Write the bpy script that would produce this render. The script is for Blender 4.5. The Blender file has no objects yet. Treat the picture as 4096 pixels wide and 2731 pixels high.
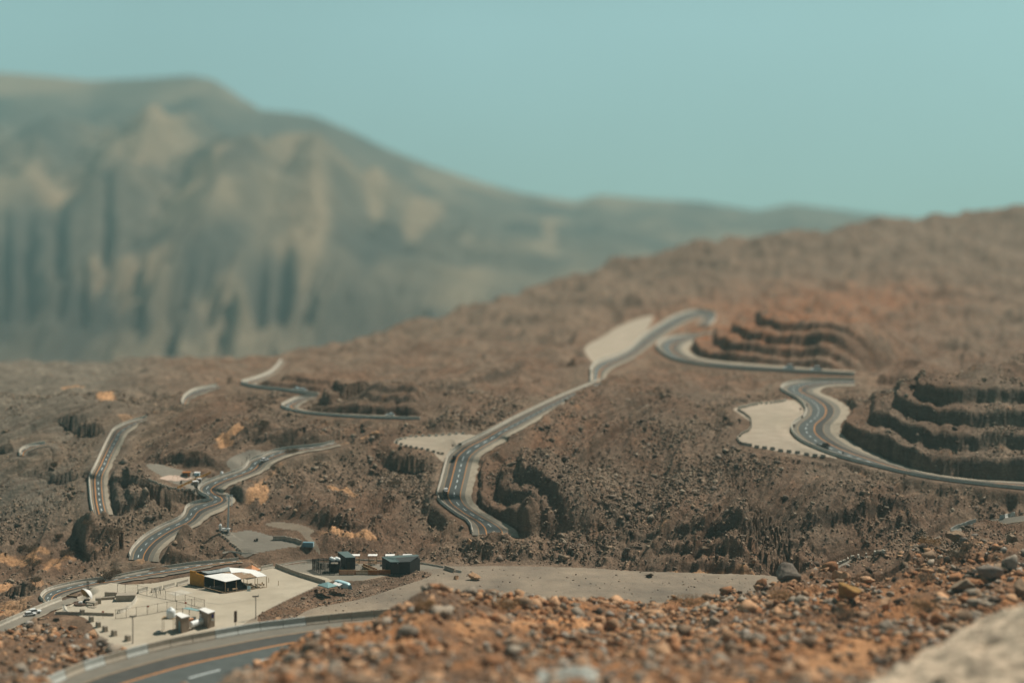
import bpy, bmesh, math, random
import numpy as np
from mathutils import Vector, Matrix
random.seed(7)
rng = np.random.default_rng(11)
# ------------------------------------------------------------------ basics
F, CX, VH = 6144.0, 2048.0, 650.0       # survey constants: focal length, centre column and eye level of the viewpoint
EYE_FOCUS = 645.0
HAZE = .000064
scene = bpy.context.scene
COL = scene.collection

def tag(o, label=None, cat=None, group=None, kind=None):
    if label: o['label'] = label
    if cat: o['category'] = cat
    if group: o['group'] = group
    if kind: o['kind'] = kind
    return o

def np_mesh(name, V, faces, mats=None, smooth=False, col=None, midx=None):
    """faces: (n,k) int array of equal k, or list of such arrays"""
    if not isinstance(faces, list): faces = [faces]
    me = bpy.data.meshes.new(name)
    V = np.ascontiguousarray(V, dtype=np.float32)
    me.vertices.add(len(V)); me.vertices.foreach_set('co', V.ravel())
    loops = np.concatenate([f.ravel() for f in faces]).astype(np.int32)
    tot = np.concatenate([np.full(len(f), f.shape[1], np.int32) for f in faces])
    start = np.concatenate([[0], np.cumsum(tot)[:-1]]).astype(np.int32)
    me.loops.add(len(loops)); me.loops.foreach_set('vertex_index', loops)
    me.polygons.add(len(tot)); me.polygons.foreach_set('loop_start', start)
    me.polygons.foreach_set('loop_total', tot)
    if smooth: me.polygons.foreach_set('use_smooth', np.ones(len(tot), bool))
    for m in (mats or []): me.materials.append(m)
    if midx is not None: me.polygons.foreach_set('material_index', midx.astype(np.int32))
    if col is not None:
        a = me.attributes.new('col', 'FLOAT_COLOR', 'POINT')
        c = np.ones((len(V), 4), np.float32); c[:, :3] = col
        a.data.foreach_set('color', c.ravel())
    me.update(calc_edges=True)
    return me

def link(name, me, parent=None, loc=None):
    o = bpy.data.objects.new(name, me); COL.objects.link(o)
    if parent is not None: o.parent = parent
    if loc is not None: o.location = loc
    return o

# ------------------------------------------------------------------ noise
_pr = np.random.default_rng(5)
PERM = np.concatenate([_pr.permutation(256)]*3).astype(np.int32)
GA = _pr.uniform(0, 2*np.pi, 256); GXt, GYt = np.cos(GA).astype(np.float32), np.sin(GA).astype(np.float32)
RND = _pr.uniform(0, 1, (256, 4)).astype(np.float32)
def _h(ix, iy, s): return PERM[PERM[(ix+s*37) & 255] + (iy & 255)]
def perlin(x, y, s=0):
    x = np.asarray(x, np.float32); y = np.asarray(y, np.float32)
    ix = np.floor(x).astype(np.int32); iy = np.floor(y).astype(np.int32)
    fx = x-ix; fy = y-iy
    ux = fx*fx*fx*(fx*(fx*6-15)+10); uy = fy*fy*fy*(fy*(fy*6-15)+10)
    def g(i, j, a, b):
        h = _h(i, j, s); return GXt[h]*a + GYt[h]*b
    n00 = g(ix, iy, fx, fy); n10 = g(ix+1, iy, fx-1, fy)
    n01 = g(ix, iy+1, fx, fy-1); n11 = g(ix+1, iy+1, fx-1, fy-1)
    a = n00+(n10-n00)*ux; b = n01+(n11-n01)*ux
    return (a+(b-a)*uy)*1.5
def fbm(x, y, o=4, s=0, g=0.5):
    r = 0; A = 1
    for k in range(o):
        r = r + A*perlin(x, y, s+k); A *= g; x = x*2.03+1.7; y = y*2.03-3.1
    return r
def ridged(x, y, o=4, s=0):
    r = 0; A = 0.55
    for k in range(o):
        n = 1-np.abs(perlin(x, y, s+k))*1.4; r = r + A*n*n; A *= 0.5; x = x*2.1+5.2; y = y*2.1+1.3
    return r
def voronoi(x, y, s=0):
    """cell random values and crack closeness"""
    ix = np.floor(x).astype(np.int32); iy = np.floor(y).astype(np.int32)
    f1 = np.full(x.shape, 9., np.float32); f2 = f1.copy(); rv = np.zeros(x.shape, np.float32); rx = rv.copy(); ry = rv.copy()
    for di in (-1, 0, 1):
        for dj in (-1, 0, 1):
            h = _h(ix+di, iy+dj, s); R = RND[h]
            dx = ix+di+R[..., 0]-x; dy = iy+dj+R[..., 1]-y
            d = np.sqrt(dx*dx+dy*dy)
            m = d < f1
            f2 = np.where(m, f1, np.minimum(f2, d))
            rv = np.where(m, R[..., 2], rv); rx = np.where(m, dx, rx); ry = np.where(m, dy, ry)
            f1 = np.where(m, d, f1)
    return rv, f1, f2, rx, ry
def sst(x, a, b):
    t = np.clip((x-a)/(b-a), 0, 1); return t*t*(3-2*t)
def pchip(xs, ys):
    xs = np.array(xs, float); ys = np.array(ys, float)
    h = np.diff(xs); dl = np.diff(ys)/h; m = np.zeros(len(xs)); m[0] = dl[0]; m[-1] = dl[-1]
    for i in range(1, len(xs)-1):
        if dl[i-1]*dl[i] > 0:
            w1 = 2*h[i]+h[i-1]; w2 = h[i]+2*h[i-1]; m[i] = (w1+w2)/(w1/dl[i-1]+w2/dl[i])
    def f(x):
        x = np.asarray(x, float); i = np.clip(np.searchsorted(xs, x)-1, 0, len(xs)-2)
        t = (x-xs[i])/h[i]
        return ((1+2*t)*(1-t)**2*ys[i]+t*(1-t)**2*h[i]*m[i]+t*t*(3-2*t)*ys[i+1]+t*t*(t-1)*h[i]*m[i+1])
    return f

# ------------------------------------------------------------------ survey of the valley: bearing (u) and dip (v) against distance
VB = pchip([300, 390, 460, 530, 600, 640, 665, 685, 715, 745, 785, 830, 920, 1130, 1500, 1900, 2600],
           [3150, 2900, 2731, 2600, 2450, 2350, 2250, 2150, 2000, 1850, 1700, 1600, 1500, 1400, 1300, 1200, 1050])
CREST = np.array([(-600,1520),(0,1490),(300,1480),(600,1445),(900,1430),(1050,1450),(1130,1430),(1250,1390),(1500,1330),(1750,1270),
    (2000,1190),(2180,1130),(2400,1060),(2600,1005),(2900,955),(3200,910),(3500,880),(3800,850),(4096,820),(4700,780)], float)
VC = pchip(CREST[:,0], CREST[:,1])
DC = pchip([-600,0,900,1130,1500,2000,2600,3200,4096,4700],[1400,1400,1360,1330,1400,1700,2000,2150,2300,2350])
FORE = np.array([(-600,3500),(300,3300),(600,3050),(800,2840),(905,2731),(1080,2630),(1200,2545),(1285,2512),(1403,2487),(1503,2482),(1547,2445),
    (1634,2410),(1721,2364),(1786,2372),(1873,2386),(2026,2395),(2179,2409),(2353,2414),(2592,2409),(2810,2405),(2876,2394),(3072,2357),
    (3159,2312),(3224,2294),(3311,2278),(3386,2262),(3481,2245),(3551,2214),(3638,2170),(3769,2148),(3834,2126),(3908,2092),(4052,2068),(4700,2000)], float)
VF = lambda u: np.interp(u, FORE[:,0], FORE[:,1])
DF = lambda u: np.interp(u, [-600,600,905,1080,1285,1503,1721,2000,2592,3072,3311,3551,3834,4096,4700],
                         [400,440,462,482,497,508,520,545,560,575,600,622,640,648,660])
def v_of(u, d):
    """dip of the unbroken ground at bearing u, distance d"""
    u = np.asarray(u, float); d = np.asarray(d, float)
    vb = VB(d); vc = VC(u); dc = DC(u)
    t = np.clip((d-900)/(dc-900), 0, 1)
    v = vb+(vc-VB(dc))*t**1.4
    zc = -(vc-VH)*dc/F
    v = np.where(d > dc, VH-(zc-0.22*(d-dc))*F/d, v)
    vf = VF(u); df = DF(u)
    zf = -(vf-VH)*df/F
    vn = vf+(df-d)/(df-395)*(2731-np.minimum(vf, 2731)+0)*np.where(vf > 2731, 0.0, 1.0)
    vn = np.where(vf > 2731, vf+(df-d)*1.2, vn)
    zb = -(v-VH)*d/F
    zn = -(vn-VH)*d/F
    k = sst(d, df, df+42)
    zz = np.where(d < df, np.maximum(zn, zb) if False else zn, zf+(zb-zf)*k)
    use = (vf < 2840)
    wl = sst(u, 780, 900)
    zz = zb+(zz-zb)*wl
    return VH-zz*F/d
_ds = np.geomspace(560, 2600, 900)
def d_at(u, v, dmin=560):
    ds = _ds[_ds >= dmin]
    vv = v_of(np.full(ds.shape, u), ds)
    i = np.argmax(vv <= v)
    if vv[i] > v: return 2600.
    if i == 0: return ds[0]
    t = (vv[i-1]-v)/max(vv[i-1]-vv[i], 1e-6)
    return ds[i-1]+(ds[i]-ds[i-1])*t
def W(u, v, z):
    """point at level z seen on bearing u at dip v"""
    d = -z*F/(v-VH); return np.array([(u-CX)*d/F, d, z])
def z_at(u, v, dmin=560):
    d = d_at(u, v, dmin); return -(v-VH)*d/F

# ------------------------------------------------------------------ fan-shaped survey grid
rows = [300.]
while rows[-1] < 2750:
    d = rows[-1]; k = .0024 if d < 470 else .0018 if d < 580 else .0012 if d < 850 else .002 if d < 1150 else .005
    rows.append(d*(1+k))
Dg = np.array(rows); NR = len(Dg); NC = 1500
Ag = np.linspace(-.41, .41, NC)
AA, DD = np.meshgrid(Ag, Dg)
U = CX+AA*F
V0 = v_of(U, DD)
Z = -(V0-VH)*DD/F
X = AA*DD; Y = DD

def polyfield(P, attrs, M):
    """distance of every grid point (within M) to polyline P (n,2); signed side; attrs interpolated"""
    dist = np.full(X.shape, 1e9, np.float32); sg = np.zeros(X.shape, np.float32)
    at = [np.zeros(X.shape, np.float32) for _ in attrs]
    for i in range(len(P)-1):
        p, q = P[i], P[i+1]; e = q-p; L2 = e@e
        if L2 < 1e-6: continue
        y0, y1 = min(p[1], q[1])-M, max(p[1], q[1])+M
        r0, r1 = np.searchsorted(Dg, [y0, y1])
        if r1 <= r0: continue
        yy = max(y0, 250); x0, x1 = min(p[0], q[0])-M, max(p[0], q[0])+M
        a0 = min(x0/yy, x0/y1); a1 = max(x1/yy, x1/y1)
        c0, c1 = np.searchsorted(Ag, [a0, a1])
        if c1 <= c0: continue
        S = (slice(r0, r1), slice(c0, c1))
        dx = X[S]-p[0]; dy = Y[S]-p[1]
        t = np.clip((dx*e[0]+dy*e[1])/L2, 0, 1)
        rx = dx-t*e[0]; ry = dy-t*e[1]
        d = np.sqrt(rx*rx+ry*ry)
        m = d < dist[S]
        dist[S] = np.where(m, d, dist[S])
        sg[S] = np.where(m, np.sign(e[0]*dy-e[1]*dx), sg[S])
        for k, a in enumerate(attrs):
            at[k][S] = np.where(m, a[i]+t*(a[i+1]-a[i]), at[k][S])
    return dist, sg, at

def inpoly(u, v, poly):
    poly = np.array(poly, float); r = np.zeros(u.shape, bool)
    x1, y1 = poly[:,0], poly[:,1]; x2, y2 = np.roll(x1, -1), np.roll(y1, -1)
    box = (u > x1.min()-1) & (u < x1.max()+1) & (v > y1.min()-1) & (v < y1.max()+1)
    uu, vv = u[box], v[box]; c = np.zeros(uu.shape, bool)
    for a, b, p, q in zip(x1, y1, x2, y2):
        if b == q: continue
        c ^= ((b > vv) != (q > vv)) & (uu < (p-a)*(vv-b)/(q-b)+a)
    r[box] = c; return r
def smoothline(P, n=1, closed=False):
    """Catmull-Rom through the rows of P, n samples per span"""
    P = np.array(P, float); N = len(P); out = []
    for i in range(N-1 if not closed else N):
        g = (lambda k: P[k % N]) if closed else (lambda k: P[min(max(k, 0), N-1)])
        p0, p1, p2, p3 = g(i-1), g(i), g(i+1), g(i+2)
        for j in range(n):
            t = j/n
            out.append(.5*((2*p1)+(-p0+p2)*t+(2*p0-5*p1+4*p2-p3)*t*t+(-p0+3*p1-3*p2+p3)*t**3))
    if not closed: out.append(P[-1])
    return np.array(out)

# ------------------------------------------------------------------ roads: outer edge / inner edge surveyed in pairs
ROADS = {
 'valley': dict(z=-166., lay='B', st=[(60,2790,330,2990),(161,2755,420,2960),(304.9,2692,560,2895),(435.5,2649,670,2850),(653,2592,860,2785),(840,2555,1010,2740),
     (1024,2522.7,1170,2695),(1176,2503,1310,2655),(1350.7,2483.5,1465,2610),(1520.5,2468,1610,2560),(1640,2459,1720,2535)], verge=.05, margin=3),
 'west': dict(lay='A', st=[(960,2238,970,2246),(872,2247,890,2256),(782.7,2254.6,815,2271),(706,2265,745,2287),(604,2280,650,2302),(502,2300,555,2316),(440,2313,455,2332),
     (395,2317,390,2342),(331.6,2326,330,2357),(267.9,2338.8,285,2371),(216.8,2351.5,258,2382),(183.7,2364,243,2391),(165.8,2379.6,238,2400),(163,2392,240,2408),(176,2407.7,250,2417)], verge=.05),
 'loop': dict(lay='A', st=[(1340,1768,1360,1778),(1282.7,1781,1300,1793),(1200,1790,1225,1804),(1129.6,1798,1160,1817),(1083.7,1809.7,1125,1829),(1046,1825,1095,1842),
     (1014.8,1836.5,1076,1852),(993,1848,1063,1862),(984,1864,1052,1876),(960,1881,1020,1894),(908,1899,965,1914),(857,1916.8,925,1929),(818.9,1932,898,1944),(798.5,1945,882,1956),
     (792,1957.7,880,1964),(801,1973,895,1977),(826.5,1985.7,918,1987),(838,1996,925,2003),(826,2002.5,905,2019),(793,2008.7,875,2034),(760,2019,845,2047),(742,2034,822,2060),(737,2052,805,2076),
     (722,2070,785,2093),(693.9,2085,755,2109),(655,2101.5,724,2125),(616.8,2122,690,2145),(578.6,2145,655,2171),(545,2175.5,629,2199),(522,2206,616,2223),(514.8,2236.7,610,2244)], verge=.22),
 'far_west': dict(lay='B', st=[(590,1668,588,1679),(566,1675,560,1687),(523,1686.7,540.8,1703),(484.7,1702,512.8,1721),(454,1720,492,1741),(438.8,1742.9,482,1765.8),(421,1776,466.8,1794),(398,1824.5,449,1830),
     (377.6,1867.9,436,1863),(362,1896,421,1893),(357,1913.8,415.8,1916),(357,1939,415.8,1942),(359.7,1970,418,1970),(362,2000,421,2000),(368,2035,428,2032),(374,2062,437,2060)], verge=.26),
 'hairpin_far': dict(lay='A', st=[(1125,1440,1140,1448),(1099,1473,1112,1480),(1068,1496,1080,1506),(1014.8,1515,1040,1524),(966,1530,1018,1533),(995.7,1543.8,1030,1540),(1053,1553,1066,1547),
     (1129.6,1561,1135,1553),(1206,1572,1210,1563),(1282.7,1580,1285,1572)], verge=.12),
 'glimpse_upper': dict(lay='A', st=[(725,1615,748,1617),(730,1598,755,1603),(740,1583,768,1592),(775,1561,800,1578),(840,1547,850,1560),(880,1541,885,1551)], verge=.05),
 'glimpse_left': dict(lay='A', st=[(79,1822,100,1824),(78,1812,102,1814),(81.6,1801.5,108,1807),(102,1788.8,122,1799),(135,1779.8,146,1790),(178.6,1773.5,184,1782),(200,1771,205,1779)], verge=.05),
 'hairpin_mid': dict(lay='A', st=[(1270,1584,1264,1594),(1244,1586,1238,1597),(1190.8,1591.6,1215,1606),(1152.6,1606.9,1198,1616),(1125.8,1622,1188,1625),(1145,1635.6,1195,1633),(1183,1645,1212,1640),(1244,1654.7,1255,1648),
     (1359,1664,1363,1655),(1474,1670,1478,1660),(1608,1674,1610,1665),(1690,1675,1690,1667)], verge=.16),
 'middle': dict(lay='B', st=[(2400,1520,2420,1535),(2330,1547.6,2350,1563),(2242,1584,2268,1604),(2150.5,1626,2182,1650),(2054.9,1672,2095,1700),(1965,1720,2025,1737),(1905,1750,2000,1759),(1843.9,1778,1951,1786),
     (1820.9,1796,1915,1809),(1795,1818.9,1895,1832),(1782.7,1847,1887,1857),(1772,1887.8,1877,1901),(1759.7,1933.7,1866.8,1944),(1749.5,1966.8,1860.5,1977),(1750.8,1984.7,1864,2000),(1762,2007.6,1879.6,2023),
     (1792.9,2033,1912.8,2048.5),(1828.6,2058.7,1951,2071),(1864,2079,1989.3,2091.8),(1882,2099.5,2020,2112),(1887,2117,2033,2127.5),(1889,2140,2040,2148)], verge=.27),
 'ridge_low': dict(lay='A', st=[(3420,1500,3422,1488),(3348,1497,3350,1484),(3169,1487,3172,1472),(2965,1476.5,2972,1458),(2860,1467,2875,1449),(2786.7,1458,2805,1439),(2684.7,1435.7,2751,1422),(2633.7,1400,2725,1398),
     (2633.7,1374.5,2730,1380),(2674.5,1353,2752,1366),(2735.7,1344,2780,1358),(2810,1340,2830,1352),(2870,1334,2880,1346)], verge=.35),
 'ridge_high': dict(lay='A', st=[(2362,1530,2410,1528),(2365,1500,2416,1505),(2363,1476.5,2429.6,1482),(2388.8,1451,2462,1462),(2455,1428,2510,1440),(2516,1398,2556,1412),(2567,1350,2616,1366),(2633.7,1303,2684,1320),
     (2710,1262,2744,1285),(2786,1243,2790,1268),(2850,1250,2812,1270),(2862,1275,2806,1283),(2835,1302,2785,1300)], verge=.12),
 'east': dict(lay='A', st=[(3420,1521,3420,1538),(3328.6,1521,3320,1541),(3231.6,1522.7,3275,1551),(3155,1534,3255,1558),(3126,1548,3250.8,1563.5),(3128,1562,3257,1570),(3155,1577.6,3282.7,1582.7),(3188,1595.4,3321,1600.5),
     (3211,1615.8,3351.5,1621),(3222.7,1636,3361.7,1642.6),(3220,1656.6,3354,1666.8),(3203.6,1673,3333.7,1687),(3178,1690,3322,1700),(3166.6,1707.7,3321,1715),(3168,1725.5,3324,1731),(3185.7,1748.5,3341,1748),(3218.9,1771.4,3370,1768),(3270,1794,3402,1787),(3338,1820,3446,1806),(3420,1845,3510,1830),(3507,1866,3580,1857),(3620,1892,3680,1886),(3738,1914,3795,1907),(3900,1935,3945,1922.5),(4069,1953,4105,1932),(4400,1985,4430,1955)], verge=.25),
 'gully': dict(lay='N', st=[(3300,2300,3330,2318),(3330,2275,3352,2297),(3377,2250,3400,2275),(3433,2228,3470,2250),(3551,2212,3575,2235),(3700,2165,3715,2190),(3803,2126,3815,2146),(3904,2089,3930,2110),(4010,2072,4030,2090),(4180,2050,4190,2070)], verge=.05, dmin=655),
 'lower_left': dict(lay='N', st=[(300,2385,315,2398),(227,2408,248,2425),(130,2447,142,2470),(43,2484,42,2512),(-60,2530,-70,2560),(-200,2600,-210,2630)], verge=.05),
}
ROADDATA = {}
for nm, R in ROADS.items():
    st = np.array(R['st'], float)
    zs = []
    for a, b, c, e in st:
        um, vm = (a+c)/2, (b+e)/2
        zs.append(R['z'] if 'z' in R else z_at(um, vm, R.get('dmin', 560)))
    zs = np.array(zs)
    for _ in range(3):
        zz = zs.copy(); zz[1:-1] = .25*zs[:-2]+.5*zs[1:-1]+.25*zs[2:]; zs = zz
    S = smoothline(np.column_stack([st, zs]), 10)
    O3 = np.array([W(r[0], r[1], r[4]) for r in S]); I3 = np.array([W(r[2], r[3], r[4]) for r in S])
    for _ in range(2):
        for A in (O3, I3):
            B = A.copy(); B[1:-1] = .25*A[:-2]+.5*A[1:-1]+.25*A[2:]; A[:] = B
    ROADDATA[nm] = dict(O=O3, I=I3, VG=I3+(I3-O3)*R['verge'], **{k: R[k] for k in ('lay',)}, margin=R.get('margin', 1.5))

# ------------------------------------------------------------------ level places (bearing / dip outlines)
PADS = {
 'plateau': dict(z=-174., poly=[(222,2458),(238,2420),(300,2385),(420,2364),(600,2360),(750,2324),(950,2288),(1098,2263),(1241,2241),(1416,2239),(1677,2251),(1850,2264),(2048,2262),(2353,2275),(2527,2293),(2788,2306),(3110,2327),
    (3050,2420),(2600,2470),(1700,2470),(1520,2452),(1176,2495),(900,2535),(653,2580),(500,2600),(430,2560),(388,2522),(335,2478)]),
 'layby_middle': dict(poly=[(1572.7,1767.6),(1588,1756),(1622.5,1750),(1672,1744.6),(1767.9,1740.8),(1844,1735),(1913,1733),(1895,1754),(1829,1786.7),(1812,1800),(1786,1822),(1775.5,1823),(1729.6,1807),(1672,1793.5),(1614.8,1784),(1580,1775)]),
 'layby_east': dict(poly=[(2933,1638.8),(2951,1628.6),(3027.6,1613),(3150,1598),(3178,1596),(3205,1616),(3216,1640),(3206,1668),(3170,1693),(3158,1718),(3172,1745),(3225,1778),(3321,1819),(3345,1846),(3282.7,1832.7),(3129.6,1809.7),(3027.6,1791.8),
    (2966,1779),(2946,1756),(2958.7,1738),(2997,1710),(2997,1687),(2963.8,1661.7)]),
 'layby_west': dict(poly=[(583.8,1911),(595.8,1904),(611,1900),(679,1896),(841,1896),(905,1896),(849.5,1917),(807,1936),(790,1950.5),(790,1967.5),(801.8,1980),(786.5,1976),(730,1964.5),(679,1955.5),(636.6,1940),(602.6,1926),(590,1918)]),
 'layby_grey': dict(poly=[(905.6,1850.5),(928.6,1827.6),(984.7,1802),(1061,1786.7),(1100,1783),(1130,1776),(1187,1777),(1250,1781),(1129,1797),(1082,1809),(1014,1836),(990,1848),(982,1867),(955,1880),(921,1862)]),
 'tower_pad': dict(poly=[(872,2135),(928,2132),(1000,2123),(1090,2146),(1128,2155),(1215,2180),(1150,2190),(1089,2201),(1024,2213),(968,2215),(922,2180)]),
 'dirt_track': dict(poly=[(1059,2098),(1111,2089),(1200,2100),(1255,2124),(1238,2145),(1280,2188),(1255,2184),(1215,2150),(1190,2125),(1120,2115)]),
 'layby_ridge': dict(poly=[(2337.8,1390),(2404,1350),(2485.7,1300),(2608,1262),(2575,1340),(2512,1395),(2450,1426),(2384,1446),(2360,1440)]),
}
vis = DD > DF(U)+15
for nm, P in PADS.items():
    poly = smoothline(P['poly'], 4, closed=True); P['sm'] = poly
    m = inpoly(U, V0, poly) & vis; P['mask'] = m
# ------------------------------------------------------------------ relief
Xf = X.astype(np.float32); Yf = Y.astype(np.float32)
bankp = smoothline([(1030,2474),(1111,2440),(1198,2407),(1268,2380),(1340,2352),(1460,2350),(1612,2306),(1690,2296),(1720,2330),(1560,2390),(1420,2425),(1250,2450),(1150,2490),(1060,2505)], 3, closed=True)
bankm = inpoly(U, V0, bankp)
natural = np.ones(X.shape, np.float32)          # 1 = rough natural ground
level_w = np.zeros(X.shape, np.float32); level_z = np.zeros(X.shape, np.float32)
def gauss(u, v, ru, rv, rot=0.):
    c, s = math.cos(rot), math.sin(rot); du = U-u; dv = V0-v
    return np.exp(-((du*c+dv*s)/ru)**2-((-du*s+dv*c)/rv)**2)*(vis if v < 2480 else 1)
for nm, P in PADS.items():
    pts = []
    for u, v in P['sm'][::2]:
        z = P['z'] if 'z' in P else z_at(u, v, 560 if nm != 'plateau' else 560)
        pts.append(W(u, v, z)[:2])
    pts = np.array(pts+[pts[0]])
    dist, _, _ = polyfield(pts, [], 14)
    dd = np.where(P['mask'], 0, dist)
    w = 1-sst(dd, 1.0, 10.0)
    P['w'] = w
    natural = np.minimum(natural, 1-w)
    if 'z' in P:
        Z = Z+(P['z']-Z)*w
bb = bankm.astype(np.float32)
for _ in range(14):
    bb[1:-1] = .25*bb[:-2]+.5*bb[1:-1]+.25*bb[2:]; bb[:, 1:-1] = .25*bb[:, :-2]+.5*bb[:, 1:-1]+.25*bb[:, 2:]
natural = np.maximum(natural, .32*sst(bb, .5, 1.0))
road_near = np.full(X.shape, 1e9, np.float32)
RW = []
for nm, R in ROADDATA.items():
    O, VG = R['O'], R['VG']
    dO, sO, (zO, yO) = polyfield(O[:, :2], [O[:, 2], O[:, 1]], 45)
    dV, sV, (zV,) = polyfield(VG[:, :2], [VG[:, 2]], 45)
    tO = np.gradient(O[:, :2], axis=0); nO = (VG-O)[:, :2]
    ref = np.sign(np.median(tO[:, 0]*nO[:, 1]-tO[:, 1]*nO[:, 0]))
    ins = np.zeros(X.shape, bool); zz = np.zeros(X.shape, np.float32)
    for i in range(len(O)-1):
        for a, b, c in ((O[i], VG[i], VG[i+1]), (O[i], VG[i+1], O[i+1])):
            y0, y1 = min(a[1], b[1], c[1])-.3, max(a[1], b[1], c[1])+.3; x0, x1 = min(a[0], b[0], c[0])-.3, max(a[0], b[0], c[0])+.3
            r0, r1 = np.searchsorted(Dg, [y0, y1]); c0, c1 = np.searchsorted(Ag, [min(x0/y0, x0/y1), max(x1/y0, x1/y1)])
            det = (b[1]-c[1])*(a[0]-c[0])+(c[0]-b[0])*(a[1]-c[1])
            if r1 <= r0 or c1 <= c0 or abs(det) < 1e-9: continue
            S = (slice(r0, r1), slice(c0, c1)); px, py = X[S]-c[0], Y[S]-c[1]
            l1 = ((b[1]-c[1])*px+(c[0]-b[0])*py)/det; l2 = ((c[1]-a[1])*px+(a[0]-c[0])*py)/det; l3 = 1-l1-l2
            m = (l1 > -.03) & (l2 > -.03) & (l3 > -.03)
            ins[S] |= m; zz[S] = np.where(m, l1*a[2]+l2*b[2]+l3*c[2], zz[S])
    zz = np.where(ins, zz, np.where(dO < dV, zO, zV))
    e = np.where(ins, -np.minimum(dO, dV), np.minimum(dO, dV))
    far = 1.0 if O[:, 1].mean() < 900 else 1.6
    RW.append((e, zz, R['margin'], far, np.where(~ins & (dO < dV) & (sO*ref < 0) & (Y < yO+.35*np.abs(dO)-1), dO, 1e9), zO)); road_near = np.minimum(road_near, e)
    natural = np.minimum(natural, sst(e, 1.5, 8.0))
Zbase = Z.copy()
# strata ledges, lumps, outcrops
nq = .83*Xf-.55*Yf; sq = .55*Xf+.83*Yf
strata_m = np.clip(sum(gauss(*g) for g in [(650,1760,420,130,-.2),(150,1900,330,180,-.2),(1130,1730,330,60,0),(2450,1700,420,110,-.6),(1500,1640,300,60,-.2),
     (2900,2150,420,110,-.35),(3650,1980,420,120,-.3),(150,1720,300,100,-.3),(1230,2090,200,50,0)]), 0, 1)
def ledges(L, amp, s, sharp=.06):
    w = nq+1.0*perlin(Xf/13, Yf/13, s)+7*perlin(nq/70, sq/110, s+1)
    q = w/L; f = np.floor(q); t = q-f
    st = sst(t, .5-sharp, .5+sharp)
    return -amp*(st-t)*(0.7+.5*np.clip(.5+perlin(nq/22, sq/60, s+2)*1.2, 0, 1))
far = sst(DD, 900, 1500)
near = 1-sst(DD, 520, 640)
relief = fbm(Xf/70, Yf/70, 3, 1)*2.2*(1+4*far)+(ridged(Xf/26, Yf/26, 3, 9)-.6)*1.5*(1+3.5*far)
relief *= 1-.65*far*sst(-U, -1300, -700)
relief += ledges(14., 4.6, 21)*strata_m+ledges(5.5, 1.1, 31)*strata_m
sp1 = ridged((.93*Xf-.36*Yf+6*perlin(Xf/40, Yf/40, 15))/34, (.36*Xf+.93*Yf)/150, 3, 16)
relief += ((sp1-.62)*9+(ridged((.93*Xf-.36*Yf)/9.5, (.36*Xf+.93*Yf)/85, 2, 19)-.5)*2.2)*(1-near)*np.clip(1.2-.5*sst(DD, 1000, 1500), 0, 1)*(1-.75*strata_m)
rv1, f1, f2, rx1, ry1 = voronoi((Xf+1.2*perlin(Xf/4, Yf/4, 3))/3.4, (Yf+1.2*perlin(Xf/4, Yf/4, 4))/4.6, 3)
rv2, g1, g2, rx2, ry2 = voronoi(Xf/1.35+.4*perlin(Xf/2, Yf/2, 6), Yf/1.7, 8)
rocky = np.clip(.5+1.3*fbm(Xf/38, Yf/38, 3, 14), 0, 1)
out_m = np.clip(sum(gauss(*g) for g in [(2900,2190,360,85,-.2),(2500,2130,300,80,-.3),(3600,2010,380,90,-.25),(2450,1700,300,70,-.6),(1300,2085,260,45,0),(1190,1715,210,45,0),(900,2190,160,45,-.4),
     (860,1975,60,35,0),(3300,2330,500,70,-.1),(1640,2420,120,60,0),(2150,1960,170,90,0),(3900,2200,300,90,0),(230,2330,170,40,0)]), 0, 1)
rock = (rv1-.35)*(.65+2.5*out_m)*rocky*np.clip((f2-f1)*4, 0, 1)
rock += (rv2-.4)*.85*(.5+rocky)*np.clip((g2-g1)*4, 0, 1)
rock += out_m*(np.clip(f2-f1, 0, .5)*3.0)
rv3, e1, e2, _, _ = voronoi(Xf/9.0+.5*perlin(Xf/8, Yf/8, 11), Yf/12.0, 17)
rock += out_m*(rv3-.3)*5.0*np.clip((e2-e1)*5, 0, 1)
relief += rock*(1-.5*near)*(1-.7*strata_m)
relief += near*((rv1-.5)*1.1+(rv2-.5)*.6)*natural
rel_ = relief*natural; Z = Z+rel_
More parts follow.
